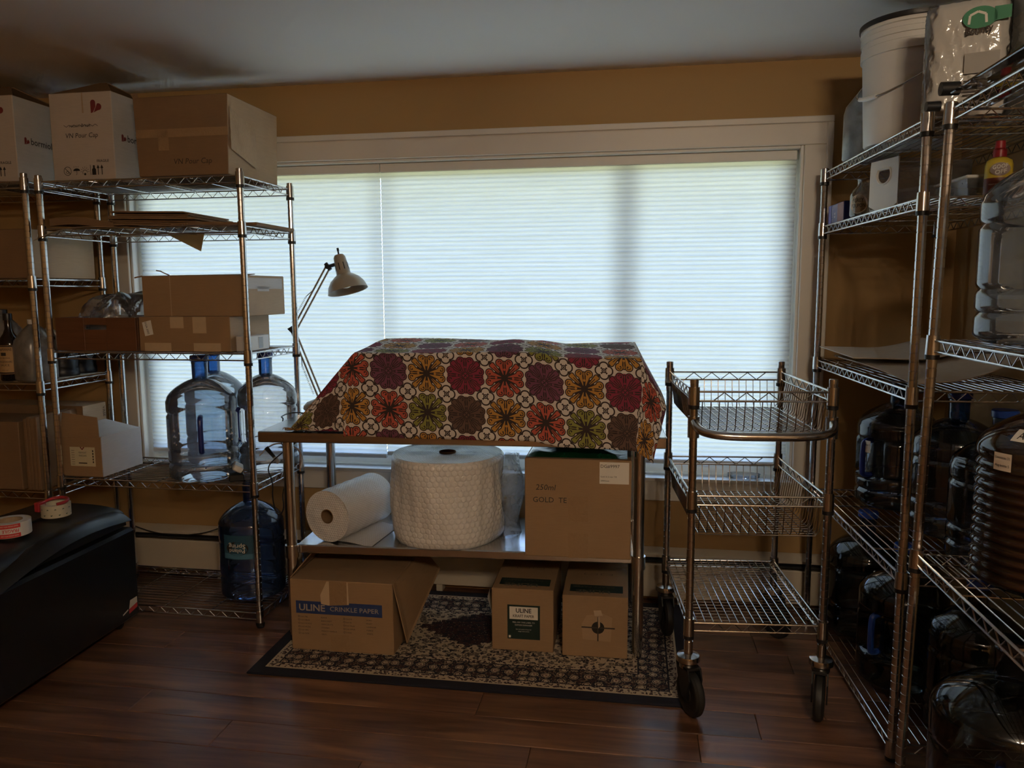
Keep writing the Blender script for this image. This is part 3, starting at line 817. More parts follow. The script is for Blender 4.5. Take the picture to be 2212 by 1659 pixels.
decal(r, 'label_print', [rect(-.012, .056, .028, .061)]+[rect(.055, .06+.012*i, .061, .068+.012*i) for i in range(5)]+[rect(-.045, .052+.01*i, -.03, .0535+.01*i) for i in range(7)], FRONT((0, 0), -.0014), m_inkb)

# ================================================================== water jugs
m_jug_l = clear_mat('pale blue jug plastic', (.84, .91, .97), .07, .20, (.60, .76, .96), .05)
m_jug_c = clear_mat('clear jug plastic', (.92, .92, .93), .07, .15, (.78, .77, .76), .05)
m_jug_b = clear_mat('blue jug plastic', (.40, .56, .84), .07, .14, (.14, .28, .66), .05)
m_jug_d = clear_mat('dark blue jug plastic', (.42, .52, .68), .07, .04, (.06, .11, .24), .05)
m_jug_g = clear_mat('smoky green blue jug plastic', (.30, .38, .43), .05, .03, (.03, .06, .08), .06)
m_jug_r = clear_mat('clear ribbed jug plastic', (.93, .92, .91), .06, .02, (.6, .55, .5), .05)
m_neck = clear_mat('bright blue stopper plastic', (.30, .55, .92), .10, .30, (.10, .34, .85), .1)
def jug_profile(r, h, style):
    pr = []
    def g(t, c, w, dpt): return dpt*math.exp(-((t-c)/w)**2)
    N = 84
    for i in range(N+1):
        t = i/N
        if t < .045: q = r*(.80+.20*math.sin(PI/2*min(1, t/.045)))
        elif t < .64: q = r
        elif t < .82:
            s = (t-.64)/.18; q = r*(.215+.785*math.cos(PI/2*s**.9)**.72)
        else: q = r*.215*(1-.12*(t-.82)/.18)
        if style == 'bands':
            q *= 1-g(t, .14, .012, .055)-g(t, .25, .012, .045)-g(t, .545, .012, .05)
            if t > .645 and t < .70: q *= 1-g(t, .66, .01, .02)
        elif style == 'ribs' and .05 < t < .62:
            q *= 1-.022*(1-math.cos(2*PI*(t-.05)/.0475))
        elif style == 'smooth':
            q *= 1-g(t, .50, .012, .03)-g(t, .20, .012, .03)
        pr.append((q, t*h))
    return pr
def jug(label, loc, r, h, mat, style='bands', rotz=0.0, handle=None, cap=None, neck=None, group='large water jugs', name='water_jug', liquid=None):
    ro = thing(name, label, 'water jug', loc, rotz, group)
    pr = jug_profile(r, h, style); pr = [(0.0005, .012), (r*.5, .010), (r*.72, .004)]+pr
    def fn(q, z, th):
        a = (th+PI/2+PI) % (2*PI)-PI; t = z/h
        if handle and abs(a) < .62 and .22 < t < .56:
            e1 = min(1, (.62-abs(a))/.10); e2 = min(1, (t-.22)/.035, (.56-t)/.035)
            return q-.030*min(e1, e2)
        return q
    m = MB(); m.ang = 60; m.lathe(pr, 72, False, False, fn=fn); obj('body', m, mat, ro)
    if handle:
        q = MB(); y = -r*1.0
        q.tube(smooth([(0, y+.036, h*.53), (0, y+.004, h*.525), (0, y-.004, h*.50), (0, y-.004, h*.28), (0, y+.004, h*.255), (0, y+.036, h*.25)], 2), .0105, 10); obj('grip_handle', q, handle, ro)
    q = MB(); rn = r*.215
    q.lathe([(rn*.99, h*.80), (rn*1.04, h*.81), (rn*1.06, h*.94), (rn*1.10, h*.945), (rn*1.10, h*.955), (rn*1.0, h*.96), (rn*1.0, h*.985)], 28, False, False); nk = obj('neck', q, neck or m_neck, ro)
    if cap:
        q = MB(); q.lathe([(rn*.9, h*.962), (rn*1.22, h*.962), (rn*1.24, h*.97), (rn*1.24, h*1.0), (rn*1.15, h*1.008), (.0005, h*1.008)], 28, True, False); obj('cap', q, cap, ro)
    if liquid:
        lm_, lvl = liquid; q = MB(); q.ang = 60
        pp = [(max(.0004, a-.004), z) for a, z in pr if z <= lvl*h]; q.lathe(pp, 48, True, True); obj('liquid', q, lm_, ro)
    return ro
def sticker(ro, z, r, h, a0, a1, zz0, zz1, mat, name='paper_label'):
    """paper label curved round a jug; angles measured from the -y side"""
    q = MB(); n = 10
    q.grid(n, 4, lambda u, v: (r*math.sin(a0+(a1-a0)*u), -r*math.cos(a0+(a1-a0)*u), zz0+(zz1-zz0)*v)); return obj(name, q, mat, ro)
def wrap(r, a, z, flip=False):
    s = -1 if flip else 1
    return lambda x, y: V((r*math.sin(a+s*x/r), -r*math.cos(a+s*x/r), z+s*y))
HJ = .515
jug('pale blue water jug with a dark blue grip at the front of the fourth shelf', (-1.805, 2.958, z4), .140, HJ, m_jug_l, 'bands', .48, m_bluedk, m_bluedk)
jug('pale blue water jug hidden behind the front jug with blue grip', (-1.905, 3.235, z4), .130, HJ, m_jug_l, 'bands', 2.6, None, m_bluedk)
jug('clear water jug with bright blue neck in the right corner of the fourth shelf', (-1.605, 3.145, z4), .128, HJ, m_jug_c, 'bands', -1.3, m_bluedk, m_bluedk)
j = jug('deep blue water jug with a printed spring water label, alone on the bottom left shelf', (-1.660, 3.06, A_Z[4]+.002), .138, .505, m_jug_b, 'smooth', 0.0, None, None, m_jug_b)
a0 = -.06
sticker(j, 0, .1388, .5, a0-.40, a0+.60, .195, .30, plain('teal label print', (.03, .10, .16), .4), 'printed_label')
q = MB(); q.grid(12, 4, lambda u, v: (.1392*math.sin(a0-.38+.96*u), -.1392*math.cos(a0-.38+.96*u), .198+.022*v)); obj('label_print', q, plain('lake print', (.08, .22, .34), .4), j)
q = MB(); q.poly([wrap(.1396, a0+.08, .243)(.050*math.cos(t), .030*math.sin(t)) for t in [2*PI*i/24 for i in range(24)]]); obj('label_emblem', q, m_ink, j)
text(j, 'Poland', .017, wrap(.1400, a0+.08, .241, True), m_paper, width=.070, bold=.01); text(j, 'Spring', .019, wrap(.1400, a0+.08, .262, True), m_paper, width=.075, bold=.01)

# right shelving jugs
z4r, z5r = R_Z[3]+.002, R_Z[4]+.002
j = jug('dark blue water jug with a small square sticker on the right far shelving', (.985, 3.060, z4r), .140, .475, m_jug_d, 'bands', -1.2, m_bluedk, None, m_jug_b)
sticker(j, 0, .1412, .5, .05, .23, .21, .255, m_paper); text(j, 'Base 4', .008, wrap(.1420, .14, .236), m_ink, width=.018)
jug('dark blue water jug with a clear stopper behind the right shelving posts', (1.065, 2.720, z4r), .138, .475, m_jug_d, 'bands', .4, None, m_bluedk, m_neck)
jug('dark blue water jug at the near end of the fourth right shelf', (1.075, 2.425, z4r), .135, .46, m_jug_d, 'bands', .4, None, m_bluecap, m_neck)
jug('dark smoky water jug with blue cap on the bottom right shelf nearest the window', (.905, 3.085, z5r), .138, .475, m_jug_g, 'bands', 1.2, None, m_bluecap, m_jug_b)
jug('dark smoky water jug with a blue grip behind the right wheel of the cart', (.915, 2.690, z5r), .140, .475, m_jug_g, 'smooth', -1.0, m_bluecap, m_bluecap, m_jug_b)
# near right shelving jugs
def r2(x, y, z): return (R2X+x+.016*z, R2Y+y, z)
jug('pale blue water jug with a thick blue grip, high on the nearest right shelving', r2(.150, .875, R2_Z[1]+.004), .140, .49, m_jug_l, 'bands', -.62, m_bluedk, m_bluedk)
def liquid_mat():
    t = NT('dark brown syrup'); return t.done(t.prin(t.mix(t.noise(t.coord(), 8), (.040, .010, .004), (.065, .017, .006)), .12))
j = jug('ribbed clear jug full of dark brown liquid with two paper stickers', r2(.205, .900, R2_Z[2]+.004), .150, .50, m_jug_r, 'ribs', -.7, None, m_bluecap, m_neck, liquid=(liquid_mat(), .57))
sticker(j, 0, .1515, .5, -.52, -.24, .285, .325, plain('tan sticker', (.66, .56, .44), .7)); text(j, 'Concentrate 5%', .006, wrap(.1522, -.38, .312), m_ink, width=.036); text(j, 'Aug bottle 5', .006, wrap(.1522, -.38, .294), m_ink, width=.034)
def rprof(z, r=.150, h=.50):
    s_ = (z/h-.64)/.18; return r*(.215+.785*math.cos(PI/2*s_**.9)**.72)
PA_ = lambda a, z, o=.0015: V(((rprof(z)+o)*math.sin(a), -(rprof(z)+o)*math.cos(a), z+o))
q = MB(); q.grid(4, 4, lambda u, v: PA_(-.36+.28*u, .352+.024*v)); obj('paper_label', q, m_paper, j)
text(j, 'A', .014, lambda x, y: PA_(-.22+x/.12, .357+y, .0022), m_ink)
jug('big dark jug in the bottom right corner of the photo', r2(.142, .840, R2_Z[3]+.004), .165, .52, m_jug_g, 'smooth', -.5, m_bluedk, None, m_jug_d)
jug('dark jug behind the big jug in the bottom right corner', r2(.275, 1.075, R2_Z[3]+.004), .135, .50, m_jug_g, 'bands', -.5, None, None, m_jug_d) if False else None
jug('dark jug standing behind the big jug on the lowest right shelf', (1.03, 2.40, z5r), .135, .47, m_jug_g, 'bands', -.5, None, m_bluecap, m_jug_d)
# ================================================================== rug
RGX0, RGX1, RGY0, RGY1 = -1.392, .222, 2.475, 3.325
def rug_mat():
    t = NT('oriental rug pile'); co = t.coord(); s = t.new('SeparateXYZ'); t.link(co, s.inputs[0])
    LX, LY = RGX1-RGX0, RGY1-RGY0; x, y = s.outputs[0], s.outputs[1]
    d = t.math('MINIMUM', t.math('MINIMUM', x, t.math('SUBTRACT', LX, x)), t.math('MINIMUM', y, t.math('SUBTRACT', LY, y)))
    wob = t.new('TexNoise'); wob.inputs['Scale'].default_value = 60; t.link(co, wob.inputs['Vector'])
    wv = t.new('VectorMath'); wv.operation = 'MULTIPLY_ADD'; t.link(wob.outputs['Color'], wv.inputs[0]); wv.inputs[1].default_value = (.012, .012, 0); t.link(co, wv.inputs[2])
    p2 = wv.outputs[0]
    v1 = t.voronoi(p2, 42); v2 = t.voronoi(p2, 90); v3 = t.voronoi(p2, 21, 'F1', .35)
    cream, navy, wine, tan, rose = (.62, .50, .35), (.007, .008, .020), (.050, .018, .022), (.30, .22, .14), (.26, .13, .10)
    blob = t.ramp(v1.outputs['Distance'], [(0, rose), (.10, cream), (.17, navy), (.34, wine), (.42, navy), (.47, cream)], 'CONSTANT')
    small = t.ramp(v2.outputs['Distance'], [(0, cream), (.14, wine), (.40, navy), (.47, cream)], 'CONSTANT')
    spr = t.ramp(t.noise(p2, 75, 2), [(0, 0), (.57, 0), (.58, 1)], 'CONSTANT')
    field = t.mix(t.math('MULTIPLY', t.ramp(t.noise(p2, 9, 2), [(0, .75), (1, .75)]), t.ramp(v1.outputs['Distance'], [(0, 1), (.47, 1), (.48, 0)], 'CONSTANT')), cream, blob)
    field = t.mix(spr, field, navy)
    # dark medallion in the middle of the field
    mx = t.math('DIVIDE', t.math('ABSOLUTE', t.math('SUBTRACT', x, LX*.47)), .30); my = t.math('DIVIDE', t.math('ABSOLUTE', t.math('SUBTRACT', y, LY*.56)), .20)
    md = t.math('ADD', t.math('ADD', mx, my), t.math('MULTIPLY', t.math('SINE', t.math('MULTIPLY', t.math('SUBTRACT', mx, my), 26.0)), .05))
    med = t.mix(t.ramp(v2.outputs['Distance'], [(0, 1), (.20, 0)], 'CONSTANT'), t.mix(t.ramp(t.noise(p2, 60, 1), [(0, 0), (.5, 1)], 'CONSTANT'), wine, navy), tan)
    field = t.mix(t.math('LESS_THAN', md, .8), field, med)
    main = t.ramp(v3.outputs['Distance'], [(0, rose), (.10, cream), (.22, wine), (.29, cream), (.34, navy), (.55, wine)], 'CONSTANT')
    main = t.mix(t.math('MULTIPLY', t.ramp(t.noise(p2, 110, 1), [(0, 0), (.58, 1)], 'CONSTANT'), .9), main, tan)
    c = field
    for lim, col in ((.215, small), (.198, navy), (.192, main), (.092, navy), (.086, small), (.058, cream), (.050, navy)):
        c = t.mix(t.math('LESS_THAN', d, lim), c, col)
    c = t.mix(t.math('MULTIPLY', t.noise(co, 900, 1), .25), c, (.02, .015, .012))
    return t.done(t.prin(c, .95, 0, t.bump(t.noise(co, 700, 2), .5, .002)))
m = MB(); m.bbox(0, RGX1-RGX0, 0, RGY1-RGY0, 0, .0085, .003)
tag(obj('rug', m, rug_mat(), None, (RGX0, RGY0, .0004)), 'navy edged oriental rug with cream floral field under the steel table', 'rug')
GZ = .0092

# ================================================================== boxes under the table
r = thing('crinkle_paper_box', 'brown box with a blue print panel and open side flap under the table', 'box', (-1.099, 2.676, GZ), .006)
w, d, h = .411, .42, .283
q = MB(); q.sm = False; q.bbox(-w/2, w/2, 0, d, 0, h, .0025); obj('body', q, m_card, r)
decal(r, 'blue_print_panel', [rect(-.183, .148, .163, .198)], FRONT((0, 0)), m_blueink)
m_faded = plain('kraft coloured lettering', (.40, .33, .27), .7)
text(r, 'ULINE', .026, FRONT((-.170, .160), -.0016), m_faded, 'L', width=.105, bold=.02); text(r, 'CRINKLE PAPER', .018, FRONT((-.045, .163), -.0016), m_faded, 'L', width=.195, bold=.006)
for cx, col, rows in ((-.165, 'L', ['S-6119BL', 'S-6119BUR', 'S-6119CHOC', 'S-6119COG', 'S-6119FV', 'S-6119GR']), (-.082, 'L', ['BLACK', 'BURGUNDY', 'CHOCOLATE', 'COGNAC', 'FRENCH VANILLA', 'GRAY']),
                      (.018, 'L', ['S-6119I', 'S-6118', 'S-6119LAV', 'S-6119PUR', 'S-6665']), (.100, 'L', ['IVORY', 'KRAFT', 'LAVENDER', 'PURPLE', 'WHITE'])):
    for i, s_ in enumerate(rows):
        text(r, s_, .0055, FRONT((cx, .132-.0135*i), -.0012), m_inkb, 'L', bold=.006)
        if s_.startswith('S-'): decal(r, 'check_square', stroke([(cx-.010, .132-.0135*i), (cx-.004, .132-.0135*i), (cx-.004, .138-.0135*i), (cx-.010, .138-.0135*i), (cx-.010, .132-.0135*i)], .0012), FRONT((0, 0), -.0012), m_inkb)
decal(r, 'paper_tape', [[(-.082, .225), (-.055, h-.002), (.03, h-.002), (.032, .192), (-.012, .188), (-.05, .185), (-.08, .19)]], FRONT((0, 0), -.0020), m_tapeb)
q = MB(); q.sm = False; q.quad((-.045, -.0026, .185), (.025, -.0026, .192), (.025, -.0026, h-.001), (-.045, -.0026, h-.001)); obj('clear_tape', q, m_tape, r)
q = MB(); q.grid(4, 6, lambda u, v: (-.045+.075*u, -.0022-.0012*math.sin(9*v+4*u), .001+.068*v)); obj('clear_tape', q, m_tape, r)
q = MB(); q.sm = False; q.slab((w/2, .002, h), (w/2, d, h), (w/2+.075, d, h-.09), (w/2+.048, .01, h-.235), .004); obj('side_flap', q, m_card, r)
q = MB(); q.sm = False; q.slab((-w/2, .01, h), (-w/2, d, h), (-w/2+.02, d, h+.07), (-w/2+.045, .12, h+.065), .004); obj('side_flap', q, m_card_d, r)

def kraft_box(label, x, w, h, y, d):
    r = thing('kraft_paper_box', label, 'box', (x, y, GZ), .012, 'kraft paper dispenser boxes under the table')
    q = MB(); q.sm = False; q.bbox(-w/2, w/2, 0, d, 0, h, .0025); obj('body', q, m_card, r)
    T = flat((.0, .075, h+.0008), (-1,0,0), (0,-1,0))
    decal(r, 'print_panel', [rect(-w*.42, -.035, w*.40, .035)], T, m_greenink)
    m_fd = plain('faded print', (.14, .13, .10), .7)
    text(r, 'ULINE', .030, flat((-.01, .058, h+.0016), (-1,0,0), (0,-1,0)), m_fd, width=.13, bold=.02); text(r, 'KRAFT PAPER', .016, flat((-.01, .098, h+.0016), (-1,0,0), (0,-1,0)), m_fd, width=.16)
    decal(r, 'print_outline', stroke([(-.06, -.16), (-.015, -.16), (-.015, -.145), (-.06, -.145), (-.06, -.16)], .002)+stroke([(.0, -.16), (.05, -.16), (.05, -.145), (.0, -.145), (.0, -.16)], .002), T, m_inkb)
    return r
r = kraft_box('brown paper dispenser box with a black and white label under the table', -.4135, .239, .248, 2.787, .36)
decal(r, 'label_panel', [rect(-.058, .048, .068, .185)], FRONT((0, 0)), m_greenink); decal(r, 'label_band', [rect(-.050, .128, .060, .178)], FRONT((0, 0), -.0014), m_paper)
text(r, 'ULINE', .017, FRONT((.005, .155), -.0020), m_ink, width=.06, bold=.02); text(r, 'KRAFT PAPER', .011, FRONT((.005, .136), -.0020), m_ink, width=.082, bold=.008)
for i, (s_, hh) in enumerate((('PEEL OFF THIS LABEL TO', .0055), ('EXPOSE DISPENSER', .0055), ('See side panel of box for', .0042), ('usage instructions', .0042))):
    text(r, s_, hh, FRONT((.005, (.113, .102, .086, .078)[i]), -.0016), m_paper)
decal(r, 'barcode', [rect(-.053, .053, -.045, .062)], FRONT((0, 0), -.0016), m_paper)
q = MB(); q.sm = False; q.slab((-.12, .02, .13), (-.12, .12, .13), (-.145, .12, .20), (-.140, .03, .20), .001); obj('paper_flap', q, m_paper, r)
r = kraft_box('brown paper dispenser box with a punched hole beside the table leg', -.1360, .246, .240, 2.777, .36)
q = MB(); q.poly([(.012+.024*math.cos(2*PI*i/24), -.0010, .118+.024*math.sin(2*PI*i/24)) for i in range(24)]); obj('punched_hole', q, plain('dark hole', (.015, .012, .010), .8), r)
decal(r, 'slit', stroke([(-.05, .118), (.075, .118)], .0055)+stroke([(.012, .065), (.012, .16)], .0050), FRONT((0, 0), -.0013), m_inkb)
decal(r, 'glue_patch', [[(-.045, .07), (.06, .065), (.065, .16), (.03, .175), (-.03, .165), (-.05, .13)]], FRONT((0, 0), -.0007), card_mat('scuffed cardboard', (.40, .265, .155)))
q = MB(); q.sm = False; q.slab((-.005, -.001, .185), (.022, -.002, .188), (.030, -.006, .168), (.0, -.006, .165), .0015); q.slab((.012, -.004, .160), (.019, -.004, .166), (.020, -.010, .128), (.014, -.010, .120), .0015); obj('torn_flap', q, m_card_l, r)

r = carton('cardboard_box', 'tall brown box marked gold TE at the right end of the undershelf', 'box', .392, .34, .373, (-.2025, 2.762, SHZ), .012, m_card, None, seam=False)
h = .373
handwrite(r, '250ml', .021, (-.155, -.0009, .255), align='L'); handwrite(r, 'GOLD  TE', .020, (-.165, -.0009, .208), align='L', shear=0)
decal(r, 'shipping_label', [rect(.080, .285, .187, .366)], FRONT((0, 0)), m_paper)
text(r, 'DG#9997', .012, FRONT((.084, .345), -.0014), m_ink, 'L'); text(r, 'Gold 31.5 mm T/E', .0055, FRONT((.084, .309), -.0014), m_ink, 'L'); text(r, '2800/case', .0055, FRONT((.084, .294), -.0014), m_ink, 'L')
for zz0, zz1 in ((.0, .095), (.14, .235)):
    q = MB(); q.grid(6, 8, lambda u, v: (-.035+.075*u, -.0016-.0015*abs(math.sin(7*u+5*v)), zz0+(zz1-zz0)*v)); obj('clear_tape', q, m_tape, r)
m_green = clear_mat('green plastic bag', (.05, .30, .16), .10, .55, (.03, .22, .10), .15, .8, 20)
q = MB(); q.ang = 30; q.grid(30, 14, lambda u, v: (-.19+.37*u, .02+.30*v, h+.002+.030*math.sin(PI*v)**.5*math.sin(PI*min(1, u*1.1))**.5*(1+.25*math.sin(17*u+5*v)+.2*math.sin(11*v+9*u)))); q.v = [(x, y, z) for x, y, z in q.v]
tag(obj('green_bag', q, m_green, None, (-.2025, 2.762, SHZ), (0, 0, .012)), 'green plastic bag bulging out of the gold TE box', 'bag')

# ================================================================== bubble wrap rolls
def bubble_mat(name, sc, tint):
    t = NT(name); uv = t.coord('UV')
    sp_ = t.new('SeparateXYZ'); t.link(uv, sp_.inputs[0])
    vv = t.math('MULTIPLY', sp_.outputs[1], sc*1.155); row = t.math('FLOOR', vv)
    fx_ = t.math('SUBTRACT', t.math('FRACT', t.math('ADD', t.math('MULTIPLY', sp_.outputs[0], sc), t.math('MULTIPLY', row, .5))), .5)
    fy_ = t.math('DIVIDE', t.math('SUBTRACT', t.math('FRACT', vv), .5), 1.155)
    ds = t.math('SQRT', t.math('ADD', t.math('MULTIPLY', fx_, fx_), t.math('MULTIPLY', fy_, fy_)))
    hgt = t.ramp(ds, [(0, 1), (.34, .9), (.47, 0)])
    crk = t.noise(t.mapping(uv, (9, 9, 9)), 1.0, 4, .6, .5)
    nb = t.bump(t.math('ADD', t.math('MULTIPLY', hgt, .35), t.math('MULTIPLY', t.noise(t.mapping(uv, (34, 20, 20)), 1.0, 5, .65, 1.0), .9)), .75, .006)
    c = t.mix(hgt, tuple(x*.93 for x in tint), tint)
    pr = t.new('BsdfPrincipled'); t.link(c, pr.inputs['Base Color']); pr.inputs['Roughness'].default_value = .18; t.link(nb, pr.inputs['Normal'])
    pr.inputs['Specular IOR Level'].default_value = .7
    tl = t.new('BsdfTranslucent'); t.link(c, tl.inputs[0])
    mx = t.new('MixShader'); mx.inputs[0].default_value = .10; t.link(pr.outputs[0], mx.inputs[1]); t.link(tl.outputs[0], mx.inputs[2])
    return t.done(mx.outputs[0])
m_bub = bubble_mat('small bubble wrap', 95, (.95, .95, .95)); m_bubB = bubble_mat('large bubble wrap', 42, (.96, .96, .95))
m_bubc = clear_mat('loose bubble film', (.92, .92, .92), .10, .30, (.85, .85, .84), .1, 1.0, 90)
def uvmesh(nu, nv, fn, uvfn, closed=False):
    me = MB(); me.ang = 70; me.grid(nu, nv, fn); me = me.mesh('sheet')
    uv = me.uv_layers.new(name='UVMap'); k = 0
    for p in me.polygons:
        for li in p.loop_indices:
            vi = me.loops[li].vertex_index; i, j = vi % (nu+1), vi//(nu+1); uv.data[li].uv = uvfn(i/nu, j/nv)
    return me
def annulus(r0, r1, n=48, ring=6, wob=0.0, z=0.0):
    return uvmesh(n, ring, lambda u, v: ((r0+(r1-r0)*v)*math.cos(2*PI*u), (r0+(r1-r0)*v)*math.sin(2*PI*u), z+wob*math.sin(9*PI*u)*math.sin(PI*v)*.5+wob*math.sin(40*v)*.4),
                  lambda u, v: ((r0+(r1-r0)*v)*math.cos(2*PI*u), (r0+(r1-r0)*v)*math.sin(2*PI*u)))
R1_, H1 = .228, .338
br = thing('bubble_wrap_roll', 'large upright roll of bubble wrap in the middle of the undershelf', 'bubble wrap', (-.748, 2.985, SHZ+.001))
def side(u, v):
    th = 2*PI*u; rr = R1_+.0035*math.sin(22*th)*math.sin(PI*v)+.005*math.sin(5*th+6*v)-.012*(1 if v > .97 else 0)-.010*max(0, .06-v)/.06
    return (rr*math.cos(th), rr*math.sin(th), H1*v)
obj('wound_roll', uvmesh(96, 24, side, lambda u, v: (u*2*PI*R1_, v*H1)), m_bubB, br)
obj('roll_top', annulus(.034, R1_-.008, 64, 14, .004, H1-.001), m_bub, br)
q = MB(); q.lathe([(.034, H1-.20), (.034, H1+.004), (.031, H1+.004), (.031, H1-.20)], 24, False, False); obj('cardboard_core', q, m_card_d, br)
q = MB(); q.sm = False; q.lathe([(.0005, H1-.19), (.032, H1-.19)], 20, False, False); obj('core_shadow_disc', q, m_dark, br) if False else None
def tail(u, v):
    a = -.15+.55*u; rr = R1_+.006+.085*max(0, 1-abs(u-.75)/.75)*math.sin(PI*u)**.6+.012*math.sin(8*v+5*u)
    return (rr*math.cos(a), rr*math.sin(a), .002+(H1+.01)*v*(1-.10*u)+.004*math.sin(9*u))
obj('loose_end', uvmesh(26, 18, tail, lambda u, v: (u*.2, v*.34)), m_bubc, br)
p0, p1 = at(706, 1097, 2.80), V((0, 0, 0)); p0.z = SHZ+.106
p1 = p0+V((.085, .31, 0)); rs = .104
ax = (p1-p0); Ls = ax.length; ang = math.atan2(ax.y, ax.x)
sr = thing('bubble_wrap_roll', 'small roll of bubble wrap lying on its side at the left of the undershelf', 'bubble wrap', (p0.x, p0.y, SHZ+.001), ang-PI/2)
obj('wound_roll', uvmesh(64, 16, lambda u, v: ((rs+.0015*math.sin(70*v))*math.sin(2*PI*u), Ls*v, rs+(rs+.0015*math.sin(70*v))*math.cos(2*PI*u)), lambda u, v: (u*2*PI*rs, v*Ls)), m_bub, sr)
for yy in (0, Ls):
    a = annulus(.029, rs-.0005, 48, 8, .0015); a.transform(Matrix.Translation((0, yy, rs)) @ Matrix.Rotation(PI/2, 4, 'X')); obj('roll_end', a, m_bub, sr)
q = MB(); q.lathe([(.029, -.001), (.029, Ls), (.026, Ls), (.026, -.001), (.029, -.001)], 24, False, False); q.xf(Matrix.Translation((0, 0, rs)) @ Matrix.Rotation(-PI/2, 4, 'X')); obj('cardboard_core', q, m_card_d, sr)
obj('loose_end', uvmesh(20, 14, lambda u, v: (.03+.165*u-.05*v, .02+.28*v, .0025+.004*math.sin(6*u)*u), lambda u, v: (u*.17, v*.28)), m_bub, sr)

# ================================================================== plastic tote under the patterned cloth
m_tote = plain('pale blue white plastic', (.55, .60, .68), .35)
to = thing('plastic_tote', 'pale plastic tote peeking out from under the patterned cloth', 'tote', tpt(.905, .05, TH+.0005), TA)
q = MB(); q.ang = 40
w0, w1, d0, d1, hh = .50, .508, .40, .42, .252
q.add([(-w0,.02,0),(w0,.02,0),(w0,d0,0),(-w0,d0,0),(-w1,.008,hh),(w1,.008,hh),(w1,d1,hh),(-w1,d1,hh)], [(0,3,2,1),(4,5,6,7),(0,1,5,4),(1,2,6,5),(2,3,7,6),(3,0,4,7)]); obj('body', q, m_tote, to)
q = MB(); q.bbox(-w1-.008, w1+.008, .002, d1+.008, hh-.02, hh+.004, .004); obj('lid', q, m_tote, to)

